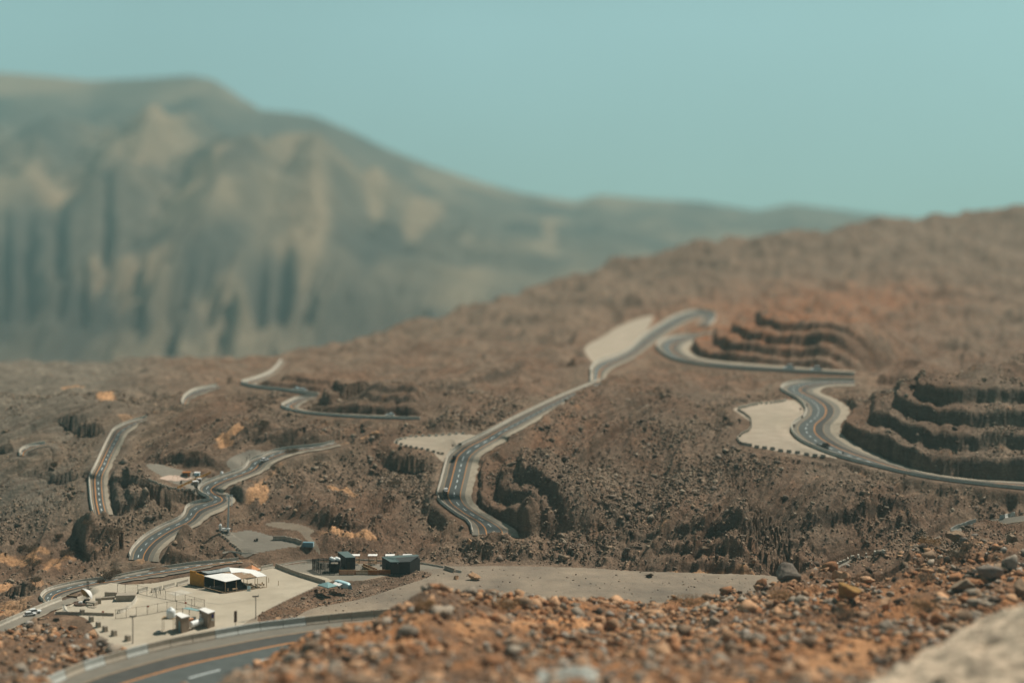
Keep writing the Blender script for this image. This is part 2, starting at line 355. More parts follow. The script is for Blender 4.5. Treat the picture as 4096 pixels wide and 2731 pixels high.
# rock cuts above the roads: stepped walls
TERR = [  # road, first station, last station, [step distances], step height, fade length, end fades
 ('east', 62, 255, [1.2, 12.5, 23.5, 34.5], 6.3, 420, (30, 0)),
 ('middle', 66, 208, [1.0, 10.5, 20], 5.3, 60, (50, 9)),
 ('middle', 0, 90, [1.5], 4.0, 40, (1, 12)),
 ('hairpin_mid', 52, 116, [1.0, 9, 17], 3.3, 60, (16, 8)),
 ('ridge_low', 5, 118, [1.5, 16, 30, 46], 6.6, 160, (10, 30)),
 ('far_west', 76, 150, [1.0, 7.5], 3.2, 40, (20, 1)),
 ('hairpin_far', 40, 92, [1.2, 11], 3.2, 60, (10, 6)),
 ('loop', 138, 176, [1.2], 4.0, 26, (12, 8)),
 ('loop', 200, 300, [1.5], 3.0, 22, (15, 15)),
]
wall_m = np.zeros(X.shape, np.float32)
def add_terrace(P, side, steps, hgt, fade, ends):
    n = len(P); k = np.arange(n); en = np.clip(np.minimum((k+.0)/max(ends[0], .01), (n-1-k)/max(ends[1], .01)), 0, 1)
    dist, sg, (ea,) = polyfield(P[:, :2], [en], steps[-1]+fade+6)
    s = np.where(sg*side > 0, dist, -dist)
    s = s+.5*perlin(Xf/5, Yf/5, 41)+.7*(rv1-.5)+1.4*perlin(Xf/20, Yf/20, 42)
    h = np.zeros(X.shape, np.float32); wl = np.zeros(X.shape, np.float32)
    for j, st in enumerate(steps):
        hh = hgt*(1+.18*perlin(Xf/18, Yf/18, 50+j))
        ss = s-st-1.8*perlin(Xf/25, Yf/25, 60+j)*(j > 0)
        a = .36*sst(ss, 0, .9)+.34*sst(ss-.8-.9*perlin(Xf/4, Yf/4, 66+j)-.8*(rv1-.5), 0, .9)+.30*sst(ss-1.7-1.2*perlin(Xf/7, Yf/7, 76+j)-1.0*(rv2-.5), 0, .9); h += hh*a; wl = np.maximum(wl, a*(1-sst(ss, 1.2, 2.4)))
    f = 1-sst(s, steps[-1]+3, steps[-1]+fade)
    ok = (s > -2) & (dist < 1e8)
    zone = np.where((s > -3) & (dist < 1e8), ea*(1-sst(s, steps[-1]+6, steps[-1]+28)), 0)
    return np.where(ok, h*ea*f, 0), np.where(ok, wl*ea, 0), zone
tz = np.zeros(X.shape, np.float32); cutz = tz.copy()
for nm, i0, i1, steps, hgt, fade, ends in TERR:
    R = ROADDATA[nm]; P = R['VG'][i0:i1]; n = (R['VG']-R['O'])[i0:i1, :2]; t = np.gradient(P[:, :2], axis=0)
    side = np.sign(np.median(t[:, 0]*n[:, 1]-t[:, 1]*n[:, 0]))
    h, wl, zn = add_terrace(P, side, steps, hgt, fade, ends)
    tz = np.maximum(tz, h); wall_m = np.maximum(wall_m, wl); cutz = np.maximum(cutz, zn)
Z = Z-rel_*cutz*.5
# free-standing cliffs and spurs (toe line left to right as seen, rising away from the viewer)
for line, steps, hgt, fade, ends in [
   ([(930,1800),(1010,1778),(1100,1772),(1200,1774),(1290,1770),(1400,1742)], [3, 9], 3.2, 35, (12, 12)),
   ([(560,1895),(640,1888),(720,1882),(800,1882),(870,1876),(930,1850)], [4], 5.0, 40, (10, 6)),
   ([(2420,2285),(2600,2292),(2788,2300),(2950,2312),(3080,2318),(3180,2300)], [3, 12, 22], 6.0, 90, (25, 6)),
   ([(3250,2262),(3380,2222),(3500,2190),(3680,2140),(3780,2100)], [5, 14], 5.5, 70, (8, 8)),
   ([(1060,2140),(1180,2120),(1300,2130),(1420,2140),(1560,2120)], [3], 4.5, 60, (12, 12)),
   ([(60,2010),(200,1960),(330,1895)], [3], 3.0, 25, (10, 10)),
   ([(0,1880),(160,1830),(320,1780)], [3], 2.2, 25, (10, 10)),
   ([(1560,1640),(1750,1590),(1950,1530),(2150,1460),(2330,1390)], [3], 7.0, 60, (12, 12)),
   ]:
    S = smoothline(line, 8); P = np.array([W(u, v, z_at(u, v)) for u, v in S])
    h, wl, _ = add_terrace(P, 1, steps, hgt, fade, ends)
    tz = np.maximum(tz, h*natural); wall_m = np.maximum(wall_m, wl*natural)
Z = Z+tz
bermz = np.zeros(X.shape, np.float32)
# spurs that stand in front of the roads and hide their far ends
for line, hgt, wid in [
   ([(440,2280),(514,2280),(600,2270),(650,2246),(715,2182),(770,2124),(815,2076),(870,2040),(915,2016)], 8.0, 8),
   ([(1850,2196),(1950,2172),(2040,2148),(2110,2114),(2165,2080)], 8.5, 9),
   ([(2440,1578),(2330,1592),(2230,1640),(2120,1702),(2050,1752)], 3.2, 7),
   ([(2330,1555),(2420,1540),(2520,1535)], 5, 8),
   ([(1255,1617),(1300,1605),(1350,1596)], 5, 7), ([(1255,1800),(1330,1790),(1400,1780)], 4.0, 7),
   ([(315,2136),(390,2118),(455,2100)], 10.5, 10), ([(70,1850),(110,1842),(150,1822),(205,1806)], 2.6, 6),
   ([(3318,1585),(3360,1568),(3420,1560)], 4, 7), ([(720,1640),(765,1622),(815,1600),(870,1585)], 3.5, 7),
   ([(405,2352),(440,2345),(480,2340)], 3.4, 6), ([(1700,1702),(1770,1690),(1840,1685)], 5, 9), ([(2740,1330),(2840,1322)], 12, 10),
   ]:
    S = smoothline(line, 6); P = np.array([W(u, v, z_at(u, v)) for u, v in S])
    k = np.linspace(0, 1, len(P)); en = np.clip(np.minimum(k, 1-k)*5, 0, 1)
    dist, sg, (ea,) = polyfield(P[:, :2], [en], 30)
    bermz = np.maximum(bermz, np.where(dist < 1e8, np.exp(-(dist/wid)**2)*ea, 0))
    Z = Z+np.where(dist < 1e8, hgt*np.exp(-(dist/wid)**2)*ea, 0)*np.clip(.75+.5*perlin(Xf/6, Yf/6, 70), .3, 1.4)*sst(road_near, .5, 5)
def blur(A):
    B = A.copy()
    for _ in range(2):
        B[1:-1] = .25*B[:-2]+.5*B[1:-1]+.25*B[2:]; B[:, 1:-1] = .25*B[:, :-2]+.5*B[:, 1:-1]+.25*B[:, 2:]
    return B
Zs = blur(Z); Z = Zs+np.clip(Z-Zs, -.5-1.5*strata_m, .38+1.2*strata_m)
# road beds cut or filled into the slope
padw = np.maximum.reduce([P['w'] for P in PADS.values()])
for e, zz, mg, fr, do, zo in RW:
    lim = zo-.5-.22*np.maximum(do-2, 0)
    k = (do < 40) & (padw < .05) & (bermz < .12) & (DD > DF(U)+8)
    lim = lim+((rv1-.6)*1.1+(rv2-.5)*.7)*sst(do, 1.5, 5)
    Z = np.where(k, np.minimum(Z, lim+(Z-lim)*sst(do, 14, 40)), Z)
for e, zz, mg, fr, do, zo in RW:
    w = 1-sst(e, mg, mg+7*fr)
    wallside = wall_m*sst(e, 1.0, 2.0)
    w = np.where(wall_m > .05, 1-sst(e, .8, 1.8), w)
    w = np.where(tz > .5, 1-sst(e, .8, 2.2), w)
    Z = np.where(e < 1e8, Z+(zz-.45-Z)*w, Z)
Z = Z.astype(np.float64)
# keep road beds clear of later relief
# ------------------------------------------------------------------ colours of the ground, with some haze and shade painted in
def mix(a, b, t): return a+(np.array(b)-a)*t[..., None]
big = fbm(Xf/45, Yf/45, 4, 80); med = fbm(Xf/9, Yf/9, 3, 90)
Cc = np.empty(X.shape+(3,), np.float32); Cc[:] = (.172, .110, .076)
Cc = mix(Cc, (.200, .158, .124), np.clip(.5+1.0*big, 0, 1)*.75)
Cc = mix(Cc, (.135, .088, .060), np.clip(med-.1, 0, 1)*.8)
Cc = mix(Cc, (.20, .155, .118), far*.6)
left = sst(-U, -900, -100)*(1-sst(V0, 1950, 2250))
Cc = mix(Cc, (.178, .165, .142), np.clip(left*(1+.8*sst(DD, 800, 1000)), 0, 1)*.9)  # grey rock at the left, greyed further as haze put into the colour
Cc = mix(Cc, (.40, .195, .088), near*(.25+.75*sst(U, 500, 1000))*np.clip(.62+1.1*big+.5*med, 0, 1))
lay_ = np.sin((nq+1.0*perlin(Xf/13, Yf/13, 21)+7*perlin(nq/70, sq/110, 22))*.9)*.5+.5
Cc = mix(Cc, (.115, .088, .068), strata_m*lay_*.7)  # rock layers, darkened in bands as the ledges' shadow lines
orange = np.clip(sum(gauss(*g) for g in [(50,2195,95,16),(150,2172,70,13),(235,2198,80,20,-.15),(205,2242,60,24),(168,2268,30,22),(40,2316,60,16),(165,2328,40,14),(60,2400,90,35),(520,2348,75,13),(460,2372,40,10),
     (1370,1958,80,16,.12),(1545,1942,45,12),(1110,1870,80,14,-.7),(905,1762,42,20,.3),(950,1735,35,12),(420,1575,45,25),(290,1534,40,9),(515,1663,50,9),(1052,1985,22,50),(1000,2005,40,18,-.8),
     (1410,2135,110,16),(970,2235,70,14),(1480,1745,60,10,-.5),(1360,1790,60,10,-.5),(2850,2300,280,12),(560,2240,50,10),(1240,2128,40,14),(980,1690,40,10)]), 0, 1)
orange = sst(orange+.35*med+.2*big, .38, .62)*natural
Cc = mix(Cc, (.50, .30, .17), orange*.92)
red = np.clip(gauss(3450,1190,420,70)+gauss(2900,1290,260,40)+gauss(3050,1330,430,110)*2+gauss(3000,2260,300,40)*.3+gauss(2250,1760,260,120,-.4)*.35, 0, 1)
Cc = mix(Cc, (.32, .135, .06), np.clip(red*(.6+.6*med), 0, 1)*.8)
ftan = np.clip(gauss(2300,2500,900,28)+gauss(3300,2640,420,60,-.3)+gauss(3900,2290,200,40), 0, 1)*near
Cc = mix(Cc, (.55, .31, .165), sst(ftan+.5*med, .35, .8)*.8)
scree = np.clip(gauss(2420,1990,300,120,-.6)+gauss(1760,1860,0.1,.1)+gauss(1560,1880,150,70,.3)+gauss(1700,2000,60,60)+gauss(2700,1990,300,90,-.5), 0, 1)
Cc = mix(Cc, (.26, .215, .175), scree*np.clip(.5+med, 0, 1)*.8)
Cc *= (.72+.5*rv1*(.4+.6*rocky)+.16*(rv2-.5))[..., None]
Cc = mix(Cc, (.082, .066, .054), np.clip(wall_m*1.3, 0, 1)*.85)  # dark cut rock, deepened so the faces' shade sits in the colour
bank = (1-sst(road_near, 4, 20))*natural*(tz < .5)*(1-near)
Cc = mix(Cc, (.205, .155, .115), bank*.6)
Cc = np.clip(Cc*np.array([1.03, .96, .87], np.float32), .01, .8)
# ------------------------------------------------------------------ materials
def mat(name, color=(.5,.5,.5), rough=.9, noise=0., nscale=1., attr=False, bump=0., bscale=2., metal=0., spec=.25, c2=None, detail=6, coord='Object', trans=0.):
    m = bpy.data.materials.new(name); m.use_nodes = True; nt = m.node_tree; N = nt.nodes; L = nt.links
    b = N['Principled BSDF']; b.inputs['Roughness'].default_value = rough; b.inputs['Metallic'].default_value = metal
    b.inputs['Specular IOR Level'].default_value = spec
    tc = N.new('ShaderNodeTexCoord')
    src = None
    if attr:
        a = N.new('ShaderNodeAttribute'); a.attribute_name = 'col'; src = a.outputs['Color']
    if noise > 0 or c2 is not None:
        n = N.new('ShaderNodeTexNoise'); n.inputs['Scale'].default_value = nscale; n.inputs['Detail'].default_value = detail; n.inputs['Roughness'].default_value = .65
        L.new(tc.outputs[coord], n.inputs['Vector'])
        r = N.new('ShaderNodeMapRange'); L.new(n.outputs['Fac'], r.inputs['Value'])
        r.inputs['From Min'].default_value = .3; r.inputs['From Max'].default_value = .7
        if c2 is not None:
            mx = N.new('ShaderNodeMix'); mx.data_type = 'RGBA'
            mx.inputs['A'].default_value = (*color, 1); mx.inputs['B'].default_value = (*c2, 1)
            L.new(r.outputs['Result'], mx.inputs['Factor']); src = mx.outputs['Result']
        else:
            r.inputs['To Min'].default_value = 1-noise; r.inputs['To Max'].default_value = 1+noise
            vm = N.new('ShaderNodeVectorMath'); vm.operation = 'SCALE'
            if src is not None: L.new(src, vm.inputs[0])
            else: vm.inputs[0].default_value = color
            L.new(r.outputs['Result'], vm.inputs['Scale']); src = vm.outputs['Vector']
    if src is not None: L.new(src, b.inputs['Base Color'])
    else: b.inputs['Base Color'].default_value = (*color, 1)
    if bump > 0:
        n2 = N.new('ShaderNodeTexNoise'); n2.inputs['Scale'].default_value = bscale; n2.inputs['Detail'].default_value = 8; n2.inputs['Roughness'].default_value = .7
        L.new(tc.outputs[coord], n2.inputs['Vector'])
        bp = N.new('ShaderNodeBump'); bp.inputs['Strength'].default_value = 1.0; bp.inputs['Distance'].default_value = bump
        L.new(n2.outputs['Fac'], bp.inputs['Height']); L.new(bp.outputs['Normal'], b.inputs['Normal'])
    return m
M_ground = mat('rocky_ground', attr=True, noise=.3, nscale=.9, bump=.9, bscale=.55)
def add_bedding(m, amt=.28):
    nt = m.node_tree; N = nt.nodes; L = nt.links; b = N['Principled BSDF']; src = b.inputs['Base Color'].links[0].from_socket
    tc = N.new('ShaderNodeTexCoord'); mp = N.new('ShaderNodeMapping'); mp.inputs['Scale'].default_value = (.12, .12, 1.6); mp.inputs['Rotation'].default_value = (.12, -.15, 0); L.new(tc.outputs['Object'], mp.inputs['Vector'])
    n = N.new('ShaderNodeTexNoise'); n.inputs['Scale'].default_value = 1.; n.inputs['Detail'].default_value = 5; L.new(mp.outputs['Vector'], n.inputs['Vector'])
    n2 = N.new('ShaderNodeTexNoise'); n2.inputs['Scale'].default_value = 2.6; n2.inputs['Detail'].default_value = 4; n2.inputs['Roughness'].default_value = .8; L.new(tc.outputs['Object'], n2.inputs['Vector'])
    a = N.new('ShaderNodeMath'); a.operation = 'ADD'; L.new(n.outputs['Fac'], a.inputs[0]); L.new(n2.outputs['Fac'], a.inputs[1])
    r = N.new('ShaderNodeMapRange'); r.inputs['From Min'].default_value = .72; r.inputs['From Max'].default_value = 1.28; r.inputs['To Min'].default_value = 1-amt; r.inputs['To Max'].default_value = 1+amt; L.new(a.outputs[0], r.inputs['Value'])
    v = N.new('ShaderNodeVectorMath'); v.operation = 'SCALE'; L.new(src, v.inputs[0]); L.new(r.outputs['Result'], v.inputs['Scale']); L.new(v.outputs['Vector'], b.inputs['Base Color'])
add_bedding(M_ground)
M_sand = mat('sandy_gravel', (.40,.345,.265), c2=(.47,.415,.33), nscale=.05, bump=.12, bscale=.8)
M_flat = mat('grey_gravel', (.155,.13,.105), c2=(.34,.27,.20), nscale=.03, bump=.35, bscale=.6)
M_lay = mat('layby_gravel', (.36,.305,.235), c2=(.43,.355,.28), nscale=.05, bump=.12, bscale=.8)
M_greylay = mat('grey_layby_gravel', (.20,.18,.15), c2=(.24,.215,.175), nscale=.05, bump=.15, bscale=.8)
M_dirt = mat('dirt_track', (.26,.21,.155), c2=(.20,.16,.12), nscale=.06, bump=.2, bscale=.6)
for m_ in (M_sand, M_flat, M_lay, M_greylay, M_dirt): add_bedding(m_, .13)
M_asph = mat('asphalt', (.088,.100,.097), noise=.18, nscale=.25, rough=.85)
M_asph2 = mat('worn_asphalt', (.073,.072,.067), noise=.18, nscale=.25, rough=.85)
M_shoulder = mat('paved_shoulder', (.185,.170,.142), noise=.12, nscale=.2)
M_verge = mat('gravel_verge', (.36,.305,.235), noise=.2, nscale=.4, bump=.2, bscale=.8)
M_white = mat('white_road_paint', (.62,.68,.68), noise=.15, nscale=.5)
M_orange = mat('orange_road_paint', (.55,.25,.09), noise=.15, nscale=.5)
M_tanline = mat('faded_edge_paint', (.40,.27,.16), noise=.2, nscale=.5)
M_conc = mat('barrier_concrete', (.50,.46,.39), noise=.18, nscale=.6)
M_rock = mat('rock', attr=True, noise=.25, nscale=1.2, bump=.25, bscale=1.5)
M_mount = mat('mountain_rock', attr=True, noise=.2, nscale=.02, bump=8, bscale=.02)

# ------------------------------------------------------------------ ground sheets, split along the borders of the level places
idx = np.arange(NR*NC).reshape(NR, NC)
q = np.stack([idx[:-1, :-1], idx[:-1, 1:], idx[1:, 1:], idx[1:, :-1]], -1).reshape(-1, 4)
reg = np.zeros((NR, NC), np.int32)
sandm = inpoly(U, V0, smoothline([(222,2458),(238,2420),(300,2385),(420,2364),(600,2360),(750,2324),(950,2288),(1050,2276),(1100,2266),(1190,2300),(1300,2335),(1330,2350),(1268,2376),(1198,2404),(1111,2437),(1024,2474),(940,2510),(820,2545),(653,2585),(500,2600),(430,2560),(388,2522),(335,2478)], 3, closed=True))
yardm = inpoly(U, V0, smoothline([(1100,2266),(1241,2241),(1416,2239),(1677,2252),(1790,2268),(1750,2280),(1677,2287),(1612,2302),(1459,2346),(1420,2362),(1330,2352),(1300,2335),(1190,2300)], 3, closed=True))
names = ['hillside']
PM = {'plateau': ('gravel_flat', M_flat), 'layby_middle': ('layby_ground', M_lay), 'layby_east': ('layby_ground', M_lay), 'layby_west': ('layby_ground', M_greylay),
      'layby_grey': ('layby_ground', M_greylay), 'tower_pad': ('gravel_yard', M_greylay), 'dirt_track': ('dirt_track', M_dirt), 'layby_ridge': ('layby_ground', M_lay)}
mats_r = [M_ground]
for nm, P in PADS.items():
    reg[P['mask'] & (road_near > .3) & ~bankm] = len(names); names.append(PM[nm][0]); mats_r.append(PM[nm][1])
pl = 1+list(PADS).index('plateau')
for m_, n_, mm in ((yardm, 'yard_ground', M_greylay), (sandm, 'sand_lot', M_sand)):
    reg[(reg == pl) & m_] = len(names); names.append(n_); mats_r.append(mm)
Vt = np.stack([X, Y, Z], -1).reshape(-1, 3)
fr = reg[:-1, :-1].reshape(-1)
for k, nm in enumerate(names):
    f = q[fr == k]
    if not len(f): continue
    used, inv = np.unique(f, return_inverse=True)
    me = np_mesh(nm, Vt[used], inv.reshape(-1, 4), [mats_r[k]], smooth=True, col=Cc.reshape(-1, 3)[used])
    tag(link(nm, me), kind='structure')

# ------------------------------------------------------------------ road surfaces and markings
LAY = {'A': dict(bands=[(0,.165,M_shoulder),(.165,.59,M_asph),(.59,.82,M_asph2),(.82,1,M_shoulder)], lines=[(.165,.17,M_tanline),(.59,.26,M_orange),(.82,.12,M_tanline)], dash=.375),
       'B': dict(bands=[(0,.185,M_shoulder),(.185,.39,M_asph2),(.39,.83,M_asph),(.83,1,M_shoulder)], lines=[(.185,.15,M_tanline),(.39,.26,M_orange),(.83,.18,M_orange)], dash=.61),
       'N': dict(bands=[(0,1,M_greylay)], lines=[], dash=None)}
def strip(O, I, s0, s1, dz, k0=0, k1=None):
    A = O+(I-O)*np.reshape(s0, (-1, 1)); B = O+(I-O)*np.reshape(s1, (-1, 1))
    A = A[k0:k1]; B = B[k0:k1]
    n = len(A); V = np.concatenate([A, B]); V[:, 2] += dz
    i = np.arange(n-1); return V, np.stack([i, i+1, n+i+1, n+i], -1)
def resample(O, I, step):
    c = (O+I)/2; L = np.concatenate([[0], np.cumsum(np.linalg.norm(np.diff(c, axis=0), axis=1))])
    t = np.arange(0, L[-1], step)
    f = lambda A: np.stack([np.interp(t, L, A[:, k]) for k in range(3)], -1)
    return f(O), f(I)
for nm, R in ROADDATA.items():
    O, I = resample(R['O'], R['I'], 1.0); Wd = np.linalg.norm((I-O)[:, :2], axis=1)
    lay = LAY[R['lay']]; Vs, Fs, mi, base = [], [], [], 0; mats = []
    for a, b, m in lay['bands']+[(1, 1+ROADS[nm]['verge'], M_verge)]:
        V, f = strip(O, I, np.full(len(O), a), np.full(len(O), b), 0)
        if m is M_verge:
            n = len(O); jag = .8*np.interp(np.arange(n), np.arange(0, n, 3), rng.uniform(-1, 1, len(range(0, n, 3))))
            V[n:, :2] += (I-O)[:, :2]/Wd[:, None]*jag[:, None]
        if m not in mats: mats.append(m)
        Vs.append(V); Fs.append(f+base); mi.append(np.full(len(f), mats.index(m))); base += len(V)
    ro = tag(link('road', np_mesh('road', np.concatenate(Vs), np.concatenate(Fs), mats, midx=np.concatenate(mi))), kind='structure')
    sc_ = 2.0 if nm == 'valley' else (1.3 if O[:, 1].mean() > 900 else 1.0)
    lines, base = {}, {}
    for s, w, m in lay['lines']:
        hw = w*sc_/Wd; V, f = strip(O, I, s-hw, s+hw, .05)
        lines.setdefault(m, ([], [])); b0 = sum(len(v) for v in lines[m][0]); lines[m][0].append(V); lines[m][1].append(f+b0)
    if lay['dash']:
        P = 11 if nm == 'valley' else 6 if nm == 'middle' else 5; g = int(P*.55)
        if nm == 'valley': P, g = 26, 12
        for k0 in range(2, len(O)-g-1, P):
            hw = .22*sc_/Wd; V, f = strip(O, I, lay['dash']-hw, lay['dash']+hw, .05, k0, k0+g+1)
            lines.setdefault(M_white, ([], [])); b0 = sum(len(v) for v in lines[M_white][0]); lines[M_white][0].append(V); lines[M_white][1].append(f+b0)
    for m, (v, f) in lines.items():
        tag(link('road_marking', np_mesh('road_marking', np.concatenate(v), np.concatenate(f), [m]), parent=ro), kind='structure')

# ------------------------------------------------------------------ mountains across the valley
ma = np.linspace(-.5, .5, 700); MF = 5400.
md = np.geomspace(MF, 22000, 460)
MA, MD = np.meshgrid(ma, md); MU = CX+MA*F
mc = np.array([(-1100,250),(-500,300),(0,290),(200,305),(350,322),(600,312),(760,300),(855,318),(940,375),(1045,440),(1150,448),(1254,462),(1393,520),(1560,600),(1741,668),(1915,726),(2090,772),(2300,805),(2400,778),(2600,796),(2800,806),(3030,842),(3170,815),(3450,850),(3900,900),(5200,930)], float)
cv = np.interp(MU[0], mc[:, 0], mc[:, 1])
cd = np.interp(MU[0], [-1100,0,900,1500,2300,3200,5200], [13900,13500,12600,12900,13500,14400,15600])
t = np.log(MD/MF)/np.log(cd/MF)[None]
tt = np.clip(t, 0, 1)
foot = np.interp(MU[0], [-1100,0,1100,1500,2200,5200], [1520,1500,1490,1440,1350,1250])
mv = foot[None]+(cv-foot)[None]*tt**.85
mz = -(mv-VH)*MD/F
zc = -(cv-VH)*cd/F
mz = np.where(t > 1, zc[None]-.35*(MD-cd[None]), mz)
MX, MY = MA*MD, MD
mx, my = (MX/1.5).astype(np.float32), (MY/1.5).astype(np.float32)
amp = np.clip((foot-cv)/1200, .05, 1)[None]
env = np.sin(np.pi*np.clip(tt, 0, 1)**1.3)**1.2*amp+.05*amp*(tt >= 1)
sc = MD/F                                                  # metres per unit of bearing
bu = MU.astype(np.float32); bv = mv.astype(np.float32)
warp = 120*fbm(mx/1500, my/2600, 2, 3)
def mdist(line):
    """metres from a spur line, signed: + on the sunny side"""
    S = smoothline([(u*1.7415, v*1.7415) for u, v in line], 5); P = []
    for u, v in S:
        c = int(np.clip(np.searchsorted(MU[0], u), 0, len(ma)-1)); r = int(np.argmax(mv[:, c] <= v)); P.append((ma[c]*md[r]/1.5, md[r]/1.5))
    P = np.array(P); best = np.full(mx.shape, 1e9, np.float32); sg = np.zeros(mx.shape, np.float32); al = sg.copy(); acc = 0.
    for p, q_ in zip(P[:-1], P[1:]):
        e = q_-p; k = np.clip(((mx-p[0])*e[0]+(my-p[1])*e[1])/(e@e+1e-6), 0, 1); dx = mx-p[0]-k*e[0]; dy = my-p[1]-k*e[1]; d = np.sqrt(dx*dx+dy*dy)
        m = d < best; best = np.where(m, d, best); al = np.where(m, acc+k*np.sqrt(e@e), al); acc += math.sqrt(e@e)
    return best, al
rib = ridged((mx-.38*my+.8*warp)/430, my/2600, 4, 23)
rib2 = ridged((mx-.05*my)/120, my/900, 3, 33)
low = np.exp(-((tt-.10)/.09)**2)*amp
spur = np.zeros(mx.shape, np.float32)
for line, A_, w_ in [([(490,190),(440,330),(340,470),(250,630),(180,760)], 420, 900), ([(725,262),(700,400),(650,510),(510,620),(400,705)], 480, 900), ([(1000,385),(900,480),(780,590),(640,690),(560,760)], 380, 800),
      ([(200,190),(130,380),(60,540),(0,700)], 380, 900), ([(1385,450),(1290,540),(1150,640),(1000,720)], 260, 700), ([(620,460),(640,560),(700,640),(760,720)], 260, 500), ([(330,480),(400,560),(430,640)], 220, 500), ([(850,320),(840,450),(880,560),(930,650)], 240, 500), ([(1130,420),(1080,520),(1060,620)], 200, 500)]:
    d_, g_ = mdist(line); d_ = d_*(1+.35*fbm(mx/400, my/500, 3, 77)); spur = np.maximum(spur, A_*np.clip(1-d_/w_, 0, 1)**1.1+A_*.42*np.clip(d_/w_*1.6, 0, 1)*np.clip(1.3-d_/w_, 0, 1)*(ridged(g_/330, d_/1500, 3, 81)-.5))
mz = mz+1.5*((spur-120)*np.clip(env*1.4, 0, 1)*amp**.5*(1-sst(tt, .5, .86))+env*((rib-.55)*110+fbm(mx/330, my/500, 4, 43)*90)+low*((rib2-.5)*210+(rib-.5)*60))
def mg(u, v, ru, rv, rot=0.):
    c, s_ = math.cos(rot), math.sin(rot); du = MU-u; dv = mv-v
    return np.exp(-((du*c+dv*s_)/ru)**2-((-du*s_+dv*c)/rv)**2).astype(np.float32)
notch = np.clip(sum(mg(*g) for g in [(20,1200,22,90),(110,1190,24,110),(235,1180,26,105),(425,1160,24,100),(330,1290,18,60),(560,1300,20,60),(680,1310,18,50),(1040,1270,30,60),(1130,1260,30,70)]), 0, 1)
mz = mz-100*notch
rocky2 = fbm(mx/600, my/1200, 4, 60)
mcx = np.empty(mx.shape+(3,), np.float32); mcx[:] = (.11, .092, .068)
mcx = mix(mcx, (.30, .225, .145), np.clip(.25+.8*(rib-.5)+1.2*rocky2, 0, 1)*.8)
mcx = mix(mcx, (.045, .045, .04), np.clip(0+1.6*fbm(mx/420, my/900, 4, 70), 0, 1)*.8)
lit_bands = np.clip(sum(mg(*g) for g in [(620,790,190,60,-.8),(1165,740,55,190,.15),(1230,1130,90,190,.5),(230,960,220,70,.2),(60,330,320,60),(820,1010,150,35,-.5),(1500,960,45,120),(1650,1020,60,130,.4),(380,1240,420,70),(1750,900,60,90,.3),(2200,950,50,80)]), 0, 1)  # tan patches that put the sunlit bands of the slopes into the colour
shade_bands = np.clip(sum(mg(*g) for g in [(1080,1250,130,65),(840,1200,180,45,-.35),(150,760,240,110,.3),(930,890,210,45,-.45),(900,520,350,110),(1480,1150,60,110,.4),(1350,760,120,160,.5)]), 0, 1)  # dark patches that put the shaded bands of the slopes into the colour
mcx = mix(mcx, (.30, .215, .135), sst(lit_bands+.4*rocky2, .25, .9)*.85); mcx = mix(mcx, (.05, .052, .046), sst(shade_bands+.4*rocky2, .25, .9)*.8); mcx = mix(mcx, (.06, .056, .047), notch*.4)  # notches darkened as well, their shade painted into the rock
mi = np.arange(mx.size).reshape(mx.shape)
mf = np.stack([mi[:-1, :-1], mi[:-1, 1:], mi[1:, 1:], mi[1:, :-1]], -1).reshape(-1, 4)
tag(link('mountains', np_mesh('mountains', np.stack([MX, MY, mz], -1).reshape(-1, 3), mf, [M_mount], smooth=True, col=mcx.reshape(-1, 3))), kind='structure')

# foothills at the mountain foot
fa = np.linspace(-.5, .0, 420); fd = np.geomspace(1450, 5200, 150); FA, FD = np.meshgrid(fa, fd); FU = CX+FA*F
fcr = np.interp(FU[0], [-1100,-600,0,250,500,800,1100,1400,1800,2048], [1480,1465,1472,1486,1450,1440,1468,1440,1470,1490]); fcd = np.interp(FU[0], [-1100,0,500,900,1400,2048], [2900,2500,3100,2700,3000,2600])
ft = np.log(FD/1450)/np.log(fcd/1450)[None]; fv = 1535+(fcr-1535)[None]*np.clip(ft, 0, 1)**.8; fz = -(fv-VH)*FD/F
fz = np.where(ft > 1, (-(fcr-VH)*fcd/F)[None]-.16*(FD-fcd[None]), fz); fx, fy = (FA*FD).astype(np.float32), FD.astype(np.float32)
fz = fz+np.clip(ft*1.5, 0, 1)*((ridged(fx/170, fy/300, 4, 91)-.6)*42+fbm(fx/60, fy/80, 4, 95)*9)
fc_ = np.empty(fx.shape+(3,), np.float32); fc_[:] = (.165, .145, .115); fc_ = mix(fc_, (.27, .205, .14), np.clip(.1+1.4*fbm(fx/120, fy/240, 3, 97), 0, 1)*.8); fc_ = mix(fc_, (.09, .08, .068), np.clip(-.1+1.4*fbm(fx/90, fy/120, 3, 99), 0, 1))
fi = np.arange(fx.size).reshape(fx.shape); ff = np.stack([fi[:-1, :-1], fi[:-1, 1:], fi[1:, 1:], fi[1:, :-1]], -1).reshape(-1, 4)
tag(link('foothills', np_mesh('foothills', np.stack([FA*FD, FD, fz], -1).reshape(-1, 3), ff, [M_mount], smooth=True, col=fc_.reshape(-1, 3))), kind='structure')
